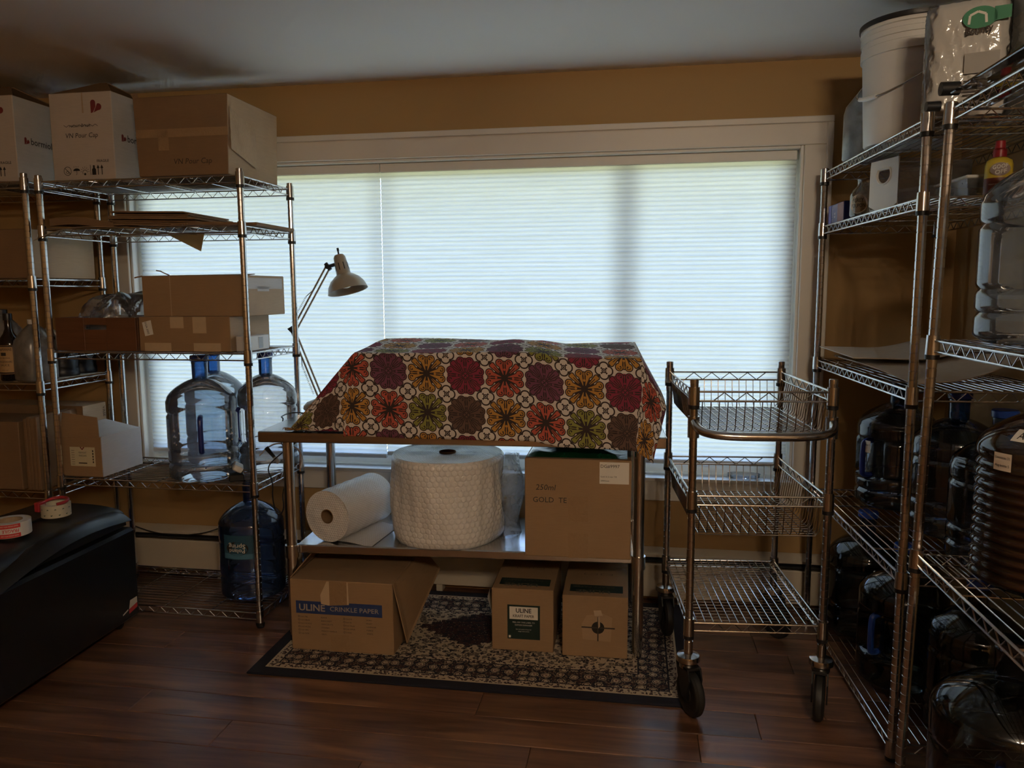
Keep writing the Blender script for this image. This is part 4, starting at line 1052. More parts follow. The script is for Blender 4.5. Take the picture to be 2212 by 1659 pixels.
# ================================================================== patterned cloth
PAL = {'purple': (.21, .055, .115), 'gold': (.62, .30, .045), 'crimson': (.30, .016, .060), 'coral': (.64, .115, .065), 'olive': (.32, .31, .05), 'brown': (.145, .075, .05)}
ROWS = {0: ('purple', 'gold', 'crimson', 'coral'), -1: ('coral', 'olive', 'brown', 'gold'), 1: ('olive', 'crimson', 'gold', 'purple'), 2: ('gold', 'purple', 'coral', 'crimson'), -2: ('purple', 'gold', 'crimson', 'coral'), 3: ('coral', 'olive', 'brown', 'gold')}
FILL = ('purple', 'crimson', 'brown')
def cloth_mat():
    t = NT('printed medallion cotton'); uv = t.coord('UV'); s = t.new('SeparateXYZ'); t.link(uv, s.inputs[0])
    def cell(v): return t.math('ABSOLUTE', t.math('SUBTRACT', t.math('FRACT', t.math('ADD', v, .5)), .5))
    ax, ay = cell(s.outputs[0]), cell(s.outputs[1])
    a, b = t.math('MULTIPLY', t.math('MAXIMUM', ax, ay), .95), t.math('MULTIPLY', t.math('MINIMUM', ax, ay), .95)
    r = t.math('SQRT', t.math('ADD', t.math('MULTIPLY', a, a), t.math('MULTIPLY', b, b)))
    def dist(ca, cb):
        da, db = t.math('SUBTRACT', a, ca), t.math('SUBTRACT', b, cb); return t.math('SQRT', t.math('ADD', t.math('MULTIPLY', da, da), t.math('MULTIPLY', db, db)))
    lt = lambda x, y: t.math('LESS_THAN', x, y)
    gt = lambda x, y: t.math('GREATER_THAN', x, y)
    AND = lambda *xs: xs[0] if len(xs) == 1 else t.math('MULTIPLY', xs[0], AND(*xs[1:]))
    OR = lambda *xs: xs[0] if len(xs) == 1 else t.math('MAXIMUM', xs[0], OR(*xs[1:]))
    near = lambda x, c, w: lt(t.math('ABSOLUTE', t.math('SUBTRACT', x, c)), w)
    at_ = t.new('Attribute'); at_.attribute_name = 'petal'; pet = at_.outputs['Color']; fillflag = at_.outputs['Alpha']
    white, dark = (.82, .75, .68), (.030, .012, .010)
    def capsule(a0, b0, a1, b1, w0, w1, grow=0.0):
        va, vb = a1-a0, b1-b0; L2 = va*va+vb*vb
        tt = t.math('DIVIDE', t.math('ADD', t.math('MULTIPLY', t.math('SUBTRACT', a, a0), va), t.math('MULTIPLY', t.math('SUBTRACT', b, b0), vb)), L2, clamp=True)
        da = t.math('SUBTRACT', t.math('SUBTRACT', a, a0), t.math('MULTIPLY', tt, va)); db = t.math('SUBTRACT', t.math('SUBTRACT', b, b0), t.math('MULTIPLY', tt, vb))
        dd = t.math('SQRT', t.math('ADD', t.math('MULTIPLY', da, da), t.math('MULTIPLY', db, db)))
        return t.math('SUBTRACT', dd, t.math('ADD', w0, t.math('MULTIPLY', tt, w1-w0)))          # signed distance
    lobe = t.math('SUBTRACT', dist(.360, .112), .080)
    body = capsule(.085, .030, .350, .098, .006, .052)
    key = t.math('MINIMUM', t.math('SUBTRACT', dist(.205, 0.0), .030), capsule(.215, 0.0, .385, 0.0, .006, .014))
    leaf = capsule(.14, .125, .315, .285, .010, .034)
    S = t.math('MINIMUM', t.math('MINIMUM', lobe, body), t.math('MINIMUM', key, leaf))
    tipd = capsule(.30, .30, .385, .385, .045, .004)
    env = t.math('MINIMUM', t.math('MINIMUM', t.math('SUBTRACT', S, .024), tipd), t.math('SUBTRACT', r, .27))
    # curls around the corners
    cH = dist(.470, .372); col = t.mix(near(cH, .100, .017), white, dark); col = t.mix(AND(near(dist(.455, .400), .036, .012), gt(b, .392)), col, dark)
    dz = AND(lt(r, .440), gt(fillflag, .5))
    col = t.mix(lt(env, 0.0), col, dark)
    col = t.mix(dz, col, pet)
    rim = AND(gt(S, 0.0), lt(S, .020), lt(r, .45)); col = t.mix(AND(dz, rim), col, dark)
    col = t.mix(lt(S, 0.0), col, pet)
    spiral = AND(near(dist(.368, .108), .040, .0095), gt(t.math('ADD', a, t.math('MULTIPLY', b, -.6)), .28))
    col = t.mix(OR(spiral, lt(dist(.350, .090), .016), AND(lt(t.math('SUBTRACT', a, b), .014), lt(r, .36))), col, dark)
    wv = t.noise(t.mapping(uv, (90, 90, 90)), 1, 2)
    col = t.mix(t.math('MULTIPLY', wv, .18), col, (.25, .22, .20))
    pr = t.new('BsdfPrincipled'); t.link(col, pr.inputs['Base Color']); pr.inputs['Roughness'].default_value = .85; t.link(t.bump(wv, .15, .0006), pr.inputs['Normal'])
    tl = t.new('BsdfTranslucent'); t.link(col, tl.inputs[0]); mx = t.new('MixShader'); mx.inputs[0].default_value = .18
    t.link(pr.outputs[0], mx.inputs[1]); t.link(tl.outputs[0], mx.inputs[2])
    return t.done(mx.outputs[0])
X0, X1, YF, YBK = .375, 1.432, .032, .480
S0, S1, T0, T1 = X0-.39, X1+.185, YF-.332, YBK+.22
def ztop(s, t):
    z = TH+.298+.022*max(0, min(1, (t-YF)/.3))
    z += .008*math.sin(7*s+1)*math.sin(8*t)+.012*math.exp(-((s-.95)/.06)**2)*math.sin(PI*min(1, max(0, (t-YF)/.35)))
    z -= .016*max(0, min(1, (s-1.05)/.1))
    return z
def drape(s, t):
    cx, cy = min(max(s, X0), X1), min(max(t, YF), YBK)
    lx, rx, fy, by = max(0, X0-s), max(0, s-X1), max(0, YF-t), max(0, t-YBK)
    zt = ztop(cx, cy)
    ho = lx if lx > 0 else rx; vo = fy if fy > 0 else by
    if ho == 0 and vo == 0: return V((s, t, zt))
    rr = math.hypot(ho, vo); wx, wy = ho/rr, vo/rr
    dx = V((-.66, 0, -.75)) if lx > 0 else V((.42, 0, -.90))
    dy = V((0, -.16, -.985)) if fy > 0 else V((0, .25, -.97))
    d = (dx*wx*wx+dy*wy*wy)
    if wx > 0 and wy > 0:
        bul = 2*wx*wy
        d += V((-.16 if lx > 0 else .10, -.05 if fy > 0 else .10, .0))*bul
    d.normalize()
    # soft rounded edge
    e_ = .018; k = rr if rr > e_ else rr
    p = V((cx, cy, zt))+d*k
    hang = min(1, rr/.3)
    if fy > 0 and lx == 0 and rx == 0:
        p.y -= hang*(.004+.004*math.sin(9*s+.8)+.003*math.sin(23*s)); 
    if fy > 0 and (lx > 0 or rx > 0): p.y -= .010*hang*math.sin(6*math.atan2(ho, vo))
    if lx > 0: p.x += .012*hang*math.sin(14*t+2)
    if rx > 0: p.x += .03*hang*math.sin(5*t+.5)
    if fy > 0 and p.z < TH+.035: p.y = min(p.y, -.013-.006*(1+math.sin(9*s+.8))) if lx < .05 else max(p.y, -.006)
    if lx > 0: p.x = max(p.x, X0-.285-.02*math.sin(9*t))
    if p.z < TH+.006 and p.y > -.012:
        ex = TH+.006-p.z; p.z = TH+.006+.012*abs(math.sin(30*s+21*t))*min(1, ex/.05)
    return p
NU, NV = 150, 96
def cl_pt(u, v):
    p = drape(S0+(S1-S0)*u, T0+.030*(1-u)*(1-v)+(T1-T0)*v); return tpt(p.x, p.y, p.z)
me = MB(); me.ang = 80; me.grid(NU, NV, cl_pt); me = me.mesh('patterned_cloth')
PITCH_ = .1445; sc0 = (at(832, 803, 2.69).x-TX)
def cells(s, t): return ((s-sc0+.05*(t-YF))/PITCH_, (t-YF+.080+.052*(s-sc0))/PITCH_)
me.uv_layers.new(name='UVMap'); me.color_attributes.new('petal', 'FLOAT_COLOR', 'CORNER')
uv = me.uv_layers['UVMap']; ca = me.color_attributes['petal']
for p in me.polygons:
    vi = [me.loops[l].vertex_index for l in p.loop_indices]
    st = [(S0+(S1-S0)*(v % (NU+1))/NU, T0+(T1-T0)*(v//(NU+1))/NV) for v in vi]
    mc = cells(sum(q[0] for q in st)/4, sum(q[1] for q in st)/4)
    i, j = math.floor(mc[0]+.5), math.floor(mc[1]+.5); row = ROWS[(j+2) % 6-2]; nm = row[i % 4]
    for l, q in zip(p.loop_indices, st):
        uv.data[l].uv = cells(*q); ca.data[l].color = (*PAL[nm], 1.0 if nm in FILL else 0.0)
cl_ = obj('patterned_cloth', me, cloth_mat())
sm = cl_.modifiers.new('thickness', 'SOLIDIFY'); sm.thickness = .0012; sm.offset = 0
tag(cl_, 'white cloth with colourful medallions draped over the steel table', 'cloth')
# ================================================================== desk lamp
m_lampg = plain('beige grey lamp enamel', (.36, .31, .24), .3, var=.04)
m_lampw = plain('white lamp lining', (.78, .76, .70), .4)
lb = at(688, 884, 3.215); lb.z = TH+.0005
lp = thing('desk_lamp', 'grey jointed arm desk lamp bent over the left end of the steel table', 'lamp', lb)
L = lambda v: tuple(V(v)-lb)
q = MB(); q.lathe([(.0005, 0), (.062, 0), (.066, .006), (.064, .018), (.050, .034), (.025, .044), (.012, .048), (.0005, .048)], 32, False, False); obj('base', q, m_lampg, lp)
j0 = at(692, 858, 3.215); el = at(634, 716, 3.325); hj = at(709, 576, 3.26)
q = MB(); q.cyl(L(V((lb.x, lb.y, lb.z+.04))), L(j0), .007, n=10); q.cyl(L(j0+V((0,-.016,0))), L(j0+V((0,.016,0))), .010, n=12); obj('swivel_post', q, m_blackp, lp)
def arm(a, b, nm):
    a, b = V(a), V(b); d = (b-a).normalized(); s_ = d.cross(V((0,1,0))).normalized()*.0095
    m = MB()
    for o_ in (s_, -s_): m.box(-.0035, .0035, -.0035, .0035, 0, 1) if False else m.cyl(a+o_, b+o_, .0042, n=6)
    k = obj(nm, m, m_lampg, lp)
    m2 = MB(); p = a+d*(.10*(b-a).length/.35)+s_*2.4
    coil = []; Lc = (b-a).length*.42
    for i in range(120):
        t = i/119; ang = 2*PI*18*t; c = a+s_*2.6+d*(.03+Lc*t); coil.append(c+(s_.normalized()*math.cos(ang)+V((0,1,0))*math.sin(ang))*.0042)
    m2.tube(coil, .0010, 4); obj('spring', m2, m_chrome_d, k)
    m3 = MB(); m3.cyl(a+s_*2.6+d*(.03+Lc), a+s_*.9+d*(.03+Lc+.05), .0018, n=6); obj('spring_hook', m3, m_blackp, k)
arm(L(j0), L(el), 'lower_arm'); arm(L(el), L(hj), 'upper_arm')
e0 = V(L(el)); q = MB(); q.ang = 30
for yo in (-.009, .006):
    q.add([e0+V((-.026, yo, .012)), e0+V((.012, yo, .034)), e0+V((.016, yo, -.030)), e0+V((-.026, yo+.003, .012)), e0+V((.012, yo+.003, .034)), e0+V((.016, yo+.003, -.030))], [(0,1,2), (5,4,3), (0,3,4,1), (1,4,5,2), (2,5,3,0)])
q.cyl(e0+V((-.012,-.012,.010)), e0+V((-.012,.012,.010)), .006, n=10); obj('elbow_bracket', q, m_blackp, lp)
top, mouth = at(733, 556, 3.24), at(746, 618, 3.22)
axv = V((.27, -.10, -.957)).normalized(); tp = V(L(top))
rotq = axv.to_track_quat('Z', 'Y').to_matrix().to_4x4()
Mh = Matrix.Translation(tp) @ rotq
q = MB(); q.lathe([(.0005, -.012), (.020, -.010), (.026, .0), (.028, .03), (.031, .075), (.033, .078)], 32, False, False); q.xf(Mh); hs = obj('socket_housing', q, m_lampg, lp)
for i in range(9):
    a = 2*PI*i/9; s1 = MB(); s1.sm = False; rr = .0298
    s1.add([(rr*math.cos(a-.07), rr*math.sin(a-.07), .028), (rr*math.cos(a+.07), rr*math.sin(a+.07), .028), ((rr+.0020)*math.cos(a+.07), (rr+.0020)*math.sin(a+.07), .060), ((rr+.0020)*math.cos(a-.07), (rr+.0020)*math.sin(a-.07), .060)], [(0,1,2,3)]); s1.xf(Mh); obj('vent_slot', s1, m_dark, hs)
q = MB(); q.lathe([(.033, .078), (.045, .086), (.065, .102), (.080, .125), (.088, .152), (.089, .153), (.086, .152), (.078, .127), (.063, .106), (.044, .090), (.030, .083)], 48, False, False); q.xf(Mh); obj('lamp_shade', q, m_lampg, lp)
q = MB(); q.lathe([(.0005, .14), (.018, .135), (.026, .118), (.024, .10), (.012, .08), (.010, .06)], 24, False, False); q.xf(Mh); obj('bulb', q, m_lampw, lp)
q = MB(); q.cyl((0, 0, -.012), (.003, 0, -.034), .0035, n=10); q.cyl((.003, 0, -.030), (.004, 0, -.042), .005, n=10); q.xf(Mh); obj('switch_knob', q, m_blackp, lp)
q = MB(); c0 = tp+axv*.03; q.cyl(V(L(hj)), c0+V((-.02, .0, .0)), .008, n=10); q.cyl(V(L(hj))+V((0,-.014,0)), V(L(hj))+V((0,.014,0)), .011, n=12); q.cyl(V(L(hj))+V((-.012, 0, .014)), V(L(hj))+V((.010, 0, -.014)), .009, n=10); obj('head_joint', q, m_blackp, lp)
q = MB(); q.tube(smooth([L(at(672, 897, 3.17)), L(V((*at(655, 898, 3.10).xy, TH+.004))), L(V((*at(625, 893, 3.10).xy, TH+.003))), L(V((*at(605, 905, 2.98).xy, TH+.003))), L(V((-1.432, 2.95, TH+.004))), L(V((-1.452, 2.93, TH-.05))), L(V((-1.455, 3.0, .70)))], 3), .0028, 6); obj('power_cord', q, m_blackp, lp)

# ================================================================== cords and adapters on the fourth shelf
def cord(label, pts, mat, r=.003):
    o = obj('loose_cord', MB().tube(smooth(pts, 3), r, 6), mat); tag(o, label, 'cord', 'cords by the left shelving'); return o
zz = z4
cord('black cord looping down from the fourth shelf in front of the spring water jug', [at(640, 955, 2.98), at(600, 985, 2.95), at(575, 1010, 2.93), at(590, 1040, 2.90), at(588, 1080, 2.90), at(600, 1118, 2.90), at(615, 1100, 2.90), at(608, 1060, 2.92), at(640, 1000, 2.95)], m_blackp, .0028)
cord('black cord trailing along the baseboard heater to the spring water jug', [V((-2.42, 3.325, .25)), at(330, 1150, 3.315), at(380, 1157, 3.315), at(430, 1154, 3.315), at(470, 1143, 3.30), at(495, 1132, 3.26), V((-1.72, 3.25, .36))], m_blackp, .0026)
cord('pale grey cord curling behind the clear jug and table leg', [at(560, 985, 3.0), at(575, 968, 3.02), at(600, 955, 3.05), at(640, 965, 3.05), at(655, 985, 3.05), at(650, 1010, 3.05)], m_whitep, .0035)
pa = thing('power_adapter', 'white and black plug adapter beside the front jug on the fourth shelf', 'adapter', (-1.632, 2.905, z4+.001), .5)
q = MB(); q.bbox(-.03, .03, -.02, .02, 0, .03, .004); obj('black_block', q, m_blackp, pa)
q = MB(); q.bbox(-.02, .02, -.035, .045, 0, .025, .004); q.xf(Matrix.Translation((.0, .0, .045)) @ Matrix.Rotation(.55, 4, 'Y')); obj('white_block', q, m_whitep, pa)
pc = thing('cord_plug', 'dark cord plug with a grey tip behind the table leg', 'plug', tuple(at(590, 985, 2.98)), 0)
q = MB(); q.cyl((-.03, 0, .035), (.005, 0, -.005), .010, .007, 10); obj('plug_body', q, m_blackp, pc)
q = MB(); q.cyl((.005, 0, -.005), (.025, 0, -.028), .008, .009, 10); obj('plug_tip', q, plain('grey plastic', (.35, .34, .32), .4), pc)

# small clear tray on the window sill
q = MB(); q.ang = 40; q.lathe([(.0005, 0), (.055, 0), (.068, .006), (.070, .018), (.072, .020), (.068, .020), (.064, .008), (.05, .003)], 32, False, False)
q.v = [(x, y*.55, z) for x, y, z in q.v]
tag(obj('clear_dish', q, clear_mat('clear dish plastic', (.88, .90, .92), .08, .2), None, (at(1607, 1028, 3.42).x, 3.425, OZ0+.0125)), 'small clear plastic dish lying on the window sill behind the cart', 'dish')

# ================================================================== black paper shredder, bottom left
sh = thing('paper_shredder', 'large black plastic paper shredder bin at the bottom left, tape rolls on top', 'shredder', (-2.305, 2.335, 0), .015)
sw, sl, st = .265, .475, .425
q = MB(); q.ang = 30; q.bbox(-sw+.012, sw, -sl, sl, .045, st, .012); obj('bin_body', q, m_blackm, sh)
def lidf(u, v):
    a = PI*u; y = -sl*.97+sl*1.94*v
    hgt = .085+.012*math.sin(PI*v)
    sx = -math.cos(a)*(sw-.03); zz_ = st+.008+hgt*math.sin(a)**.38
    return (sx, y, zz_)
q = MB(); q.ang = 50; q.grid(24, 12, lidf)
n = 25
for j in (0, 12): q.f.append(tuple(j*n+i for i in (range(n) if j else range(n-1, -1, -1))))
obj('lid', q, m_blackp, sh)
q = MB(); q.ang = 40; q.grid(6, 24, lambda u, v: (sw-.055+.075*u, -sl*.55+sl*1.45*v, st+.075-.035*u*u+.03*math.sin(PI*v)-.045*(1-v)**2)); obj('handle_ledge', q, m_blackm, sh)
q = MB(); q.sm = False; q.bbox(-.06, .06, -.02, .30, st+.100, st+.1075, .002); obj('paper_slot', q, m_blackm, sh)
for (x, y) in ((sw-.06, sl-.06), (-sw+.06, sl-.06), (sw-.06, -sl+.06), (-sw+.06, -sl+.06)):
    q = MB(); q.lathe([(.0, -.012), (.016, -.012), (.0218, -.008), (.0218, .008), (.016, .012), (.0, .012)], 20, False, False); q.xf(Matrix.Translation((x, y, .022)) @ Matrix.Rotation(PI/2, 4, 'Y')); wh = obj('caster_wheel', q, m_rubber, sh)
    q = MB(); q.sm = False; q.bbox(x-.018, x+.018, y-.012, y+.012, .0445, .050, .001); obj('caster_plate', q, m_blackp, wh)
SS = flat((sw+.0008, 0, 0), (0,1,0), (0,0,1))
decal(sh, 'warning_sticker', [[(.40, .075), (.455, .085), (.455, .105), (.40, .095)]], SS, m_redlabel); decal(sh, 'warning_sticker', [[(.40, .095), (.455, .105), (.455, .130), (.41, .130)], [(.36, .082), (.395, .092), (.395, .098), (.36, .088)]], SS, m_paper)
LT = st+.1085
def tape_roll(name, label, loc, ro, ri, hh, rot):
    r = thing(name, label, 'tape', loc, rot)
    q = MB(); q.ang = 40; q.lathe([(ri, 0), (ro, 0), (ro, hh), (ri, hh), (ri, 0)], 48, False, False); return r, q
r, q = tape_roll('fragile_tape_roll', 'roll of red and white fragile tape on the black shredder', (-2.208, 2.355, LT), .066, .040, .050, 0)
obj('tape', q, m_whitep, r)
q = MB(); q.lathe([(.037, .001), (.0405, .001), (.0405, .0505), (.037, .0505), (.037, .001)], 40, False, False); obj('core', q, m_card_l, r)
a0, a1 = -.85, 1.22
def band(z0_, z1_, mat, nm): 
    q = MB(); q.grid(30, 1, lambda u, v: (.0664*math.sin(a0+(a1-a0)*u), -.0664*math.cos(a0+(a1-a0)*u), z0_+(z1_-z0_)*v)); obj(nm, q, mat, r)
band(.001, .0155, m_redlabel, 'red_band'); band(.0345, .049, m_redlabel, 'red_band')
text(r, 'FRAGILE', .011, wrap(.0668, .74, .0305, True), m_redlabel, width=.052, bold=.02); text(r, 'FRAGILE', .011, wrap(.0668, -.22, .0305, True), m_redlabel, width=.052, bold=.02)
for zc in (.0105, .0445): text(r, 'PLEASE HANDLE WITH CARE', .0045, wrap(.0668, .70, zc, True), m_paper, width=.055); text(r, 'THANK YOU', .0045, wrap(.0668, -.22, zc, True), m_paper, width=.028)
r, q = tape_roll('packing_tape_roll', 'roll of packing tape with a red dispenser on the black shredder', (-2.215, 2.585, LT), .052, .037, .048, 0)
obj('tape', q, plain('cream tape', (.62, .58, .44), .3), r)
for i in range(12):
    a = 2*PI*i/12; P_ = wrap(.0524, a, .022)
    q = MB(); q.poly([P_(-.011, -.012), P_(-.006, -.014), P_(.011, .012), P_(.006, .014)]); obj('printed_stripe', q, plain('dark stripe', (.03, .08, .05), .4) if i == 0 else bpy.data.materials['dark stripe'], r)
q = MB(); q.tube(smooth([(.03, -.03, .052), (.045, -.005, .054), (.035, .03, .058), (.0, .045, .060), (-.035, .03, .058), (-.047, 0, .053), (-.05, -.02, .040)], 3), .006, 10); q.bbox(-.058, -.035, -.045, -.005, .02, .058, .004); obj('red_dispenser', q, m_redp, r)

# ================================================================== left edge shelving contents
zb2, zb3, zb4, zb5 = [z+.002 for z in B_Z[1:]]
carton('cardboard_box', 'big brown box on the second shelf at the left edge of the photo', 'box', .50, .385, .205, (-2.755, 2.895, zb2), 0, m_card_d, m_card_l, seam=False)
def lathe_thing(name, label, cat, loc, prof, mat, part='body', n=32, group=None):
    r = thing(name, label, cat, loc, 0, group); q = MB(); q.ang = 45; q.lathe(prof, n, False, False); obj(part, q, mat, r); return r
m_sauce = plain('dark brown sauce glass', (.014, .008, .006), .12)
bt = at(27, 815, 2.965)
r = lathe_thing('sauce_bottle', 'dark sauce bottle with a tan label at the left edge of the photo', 'bottle', (bt.x, 2.965, zb3), [(.0005, .002), (.040, 0), (.044, .006), (.044, .155), (.042, .175), (.022, .205), (.015, .225), (.014, .262), (.016, .264), (.016, .270)], m_sauce)
q = MB(); q.lathe([(.0005, .292), (.017, .292), (.018, .288), (.018, .262), (.0165, .262)], 24, False, False); obj('cap', q, m_blackp, r)
q = MB(); q.grid(16, 2, lambda u, v: (.0446*math.sin(-.9+2.1*u), -.0446*math.cos(-.9+2.1*u), .030+.125*v)); obj('paper_label', q, plain('tan bottle label', (.52, .33, .15), .6), r)
for s_, zz_, hh in (('LEA&PERRINS', .132, .011), ('THE ORIGINAL', .098, .005), ('WORCESTERSHIRE', .080, .008), ('SAUCE', .065, .009), ('SINCE 1837', .045, .004)): text(r, s_, hh, wrap(.0450, .15, zz_), m_inkb, bold=.01, width=.062 if len(s_) > 9 and hh > .006 else None)
q = MB(); q.grid(8, 1, lambda u, v: (.0452*math.sin(-.15+.5*u), -.0452*math.cos(-.15+.5*u), .110+.014*v)); obj('label_picture', q, m_inkb, r)
for zz_ in (.148, .032): q = MB(); q.grid(12, 1, lambda u, v: (.0452*math.sin(-.9+2.1*u), -.0452*math.cos(-.9+2.1*u), zz_+.006*v)); obj('label_border', q, m_inkb, r)
m_milk = clear_mat('milky jug plastic', (.55, .54, .50), .08, .62, (.62, .60, .56), .3)
def gallon(label, loc, rotz, s=1.0, mat=None, capm=None):
    r = thing('gallon_jug', label, 'jug', loc, rotz, 'milky gallon jugs')
    q = MB(); q.ang = 60
    def pr(r_, z, th):
        c, s_ = abs(math.cos(th)), abs(math.sin(th)); k = (c**4+s_**4)**(-.25) if z < .17*s else 1+((c**4+s_**4)**(-.25)-1)*max(0, 1-(z-.17*s)/.05)
        return r_*k
    q.lathe([(.0005, .004), (.066*s, 0), (.072*s, .008*s), (.072*s, .15*s), (.068*s, .175*s), (.050*s, .212*s), (.026*s, .238*s), (.019*s, .244*s), (.019*s, .256*s)], 40, False, False, fn=pr); obj('body', q, mat or m_milk, r)
    q = MB(); q.tube(smooth([(.035*s, -.035*s, .226*s), (.062*s, -.062*s, .205*s), (.066*s, -.066*s, .17*s), (.062*s, -.062*s, .135*s)], 2), .010*s, 10); obj('handle', q, mat or m_milk, r)
    q = MB(); q.lathe([(.0205*s, .246*s), (.0215*s, .246*s), (.0215*s, .266*s), (.0005, .268*s)], 24, False, False); obj('cap', q, capm or m_whitep, r)
    return r
gallon('milky gallon jug beside the dark sauce bottle', (-2.590, 2.975, zb3), 1.2, 1.0)
gallon('milky gallon jug cut off by the left edge of the photo', (-2.812, 3.05, zb3), .2, 1.15, None, m_blackp)
for x, y, lab in ((-2.585, 3.122, 'black canister behind the wooden crate shelf, nearer the viewer'), (-2.605, 3.264, 'black canister standing nearer the window than its twin')):
    r = lathe_thing('black_canister', lab, 'canister', (x, y, zb3+.003), [(.0005, 0), (.068, 0), (.070, .004), (.070, .030), (.067, .034), (.067, .165), (.070, .168), (.070, .185), (.0005, .187)], m_blackp, n=40, group='black canisters')
sheet('paper_sheet', 'white paper sheet under the black canisters', 'paper', lambda u, v: (-2.66+.165*u, 2.95+.34*v, zb3+.0022+.004*math.sin(3*v)*u), m_paper, th=.001)
r = carton('cardboard_box', 'pale box standing behind the folded cartons on the left edge shelving', 'box', .52, .16, .335, (-2.765, 3.13, zb4), 0, m_card_d, m_card_l, seam=False)
text(r, 'VASE 1301', .016, flat((.2609, .135, .315), (0, 0, -1), (0, 1, 0)), m_inkb, 'L')
for i in range(4):
    q = MB(); q.sm = False; q.bbox(0, .014, 0, .25, 0, .315+.008*(i % 2), .002)
    tag(obj('folded_carton', q, m_card_d, None, (-2.60+.017*i, 2.885, zb4), (0, 0, 0)), 'folded brown carton in the upright row behind the left shelving post', 'cardboard', 'folded cartons standing upright')
carton('cardboard_box', 'dark brown box at the left edge of the photo, above the shredder', 'box', .30, .22, .30, (-2.775, 2.885, zb4), 0, m_card_d, m_card_d, seam=False)
r = carton('blue_carton', 'blue carton with a tan lid behind the shredder', 'box', .34, .26, .22, (-2.69, 2.97, zb5), 0, m_bluedk, None, seam=False)
q = MB(); q.sm = False; q.bbox(-.175, .175, -.005, .265, .2205, .240, .002); obj('lid', q, m_card_l, r)

# ================================================================== right shelving contents
RR = lambda x, y: (RX+x*math.cos(RA)-y*math.sin(RA), RY+x*math.sin(RA)+y*math.cos(RA))
zr1, zr2, zr3 = [z+.002 for z in R_Z[:3]]
m_milkw = clear_mat('translucent white jug plastic', (.62, .66, .66), .08, .62, (.66, .70, .70), .3)
gallon('translucent gallon jug in front of the white bucket, top right shelf', (.835, 3.045, zr1), -.9, 1.12, m_milkw, m_whitep)
bk = thing('plastic_bucket', 'white five gallon bucket with a dark lid rim on the top right shelf', 'bucket', (.865, 2.745, zr1))
bm = plain('white bucket plastic', (.70, .68, .64), .4, var=.03)
q = MB(); q.ang = 40; q.lathe([(.0005, 0), (.128, 0), (.132, .006), (.146, .27), (.152, .271), (.152, .300), (.149, .302), (.149, .318), (.153, .319), (.153, .335), (.150, .337), (.150, .350), (.155, .352), (.155, .366)], 56, False, False); obj('body', q, bm, bk)
q = MB(); q.lathe([(.157, .362), (.159, .366), (.159, .378), (.150, .380), (.0005, .376)], 56, False, False); obj('lid', q, m_blackp, bk)
q = MB(); pts = []
for i in range(25):
    a = -PI*.5*0+PI*i/24; th = 2.05+PI*i/24
    pts.append((.157*math.cos(th), .157*math.sin(th), .255-.115*math.sin(PI*i/24)))
q.tube(pts, .0022, 6); bh = obj('wire_handle', q, m_chrome_d, bk)
q = MB(); q.tube(pts[9:14], .007, 10); obj('plastic_grip', q, m_whitep, bh)
for th in (2.05, 2.05+PI): q = MB(); q.cyl((.146*math.cos(th), .146*math.sin(th), .258), (.160*math.cos(th), .160*math.sin(th), .258), .016, n=16); obj('handle_boss', q, bm, bk)
tw = thing('paper_towel_pack', 'plastic wrapped pack of white paper towels with a green logo on the top right shelf', 'paper towels', (.882, 2.362, zr1), -.33)
tm = plain('white tissue paper', (.74, .71, .66), .85, bump=.5, bscale=60)
wr = clear_mat('clear wrap film', (.97, .97, .97), .09, .05, (.8, .8, .8), .12, 1.0, 30)
def pk(u, v):
    th = 2*PI*u; c, s_ = math.cos(th), math.sin(th); k = (c**6+s_**6)**(-1/6); k = min(k, 1.22)
    z = .300*v; sh_ = 1-.10*(max(0, v-.93)/.07)**2-.06*(max(0, .05-v)/.05)**2
    return (.100*k*c*sh_+.003*math.sin(17*th+30*v), .0+.070*k*s_*sh_+.003*math.sin(23*th+19*v), z)
q = MB(); q.ang = 70; q.grid(72, 20, lambda u, v: tuple(a*b for a, b in zip(pk(u, v), (.965, .965, .985)))); q.f.append(tuple(20*73+i for i in range(72))); obj('paper_rolls', q, tm, tw)
q = MB(); q.ang = 70; q.grid(72, 20, pk); obj('plastic_wrap', q, wr, tw)
TF = lambda x, z: flat((x-.035, -.0775, z), (1,0,0), (0,0,1))
decal(tw, 'green_logo', [disc(.0, .0, .040, 28, .028)], TF(.060, .245), m_greenlogo); decal(tw, 'green_logo', [[(.0, -.014), (.038, -.010), (.038, .022), (.0, .022)]], TF(.092, .245), m_greenlogo)
q = MB(); decal(tw, 'logo_arch', stroke([(-.02, -.014), (-.018, .008), (0, .016), (.018, .008), (.02, -.014)], .006), flat((.020, -.0782, .244), (1,0,0), (0,0,1)), m_paper)
text(tw, 'Bounty', .020, flat((.025, -.0782, .205), (1,0,.05), (0,0,1)), m_inkb, width=.062, bold=.02)
decal(tw, 'print_block', [rect(0, 0, .08, .052)], TF(.03, .105), plain('grey print', (.38, .36, .33), .7))
for i in range(5): decal(tw, 'print_line', [rect(0, .085-.009*i, .10-.012*i, .088-.009*i)], TF(.03, .0), m_inkb)
cb = thing('storage_bin', 'clear plastic storage bin beside the paper towels at the right edge', 'bin', (1.112, 2.335, zr1))
cbm = clear_mat('cloudy storage bin plastic', (.80, .84, .86), .08, .30, (.55, .58, .60), .12)
q = MB(); q.ang = 30
q.add([(-.13,-.16,0),(.13,-.16,0),(.13,.08,0),(-.13,.08,0),(-.15,-.18,.34),(.145,-.18,.34),(.145,.10,.34),(-.15,.10,.34)], [(0,3,2,1),(0,1,5,4),(1,2,6,5),(2,3,7,6),(3,0,4,7)]); obj('body', q, cbm, cb)
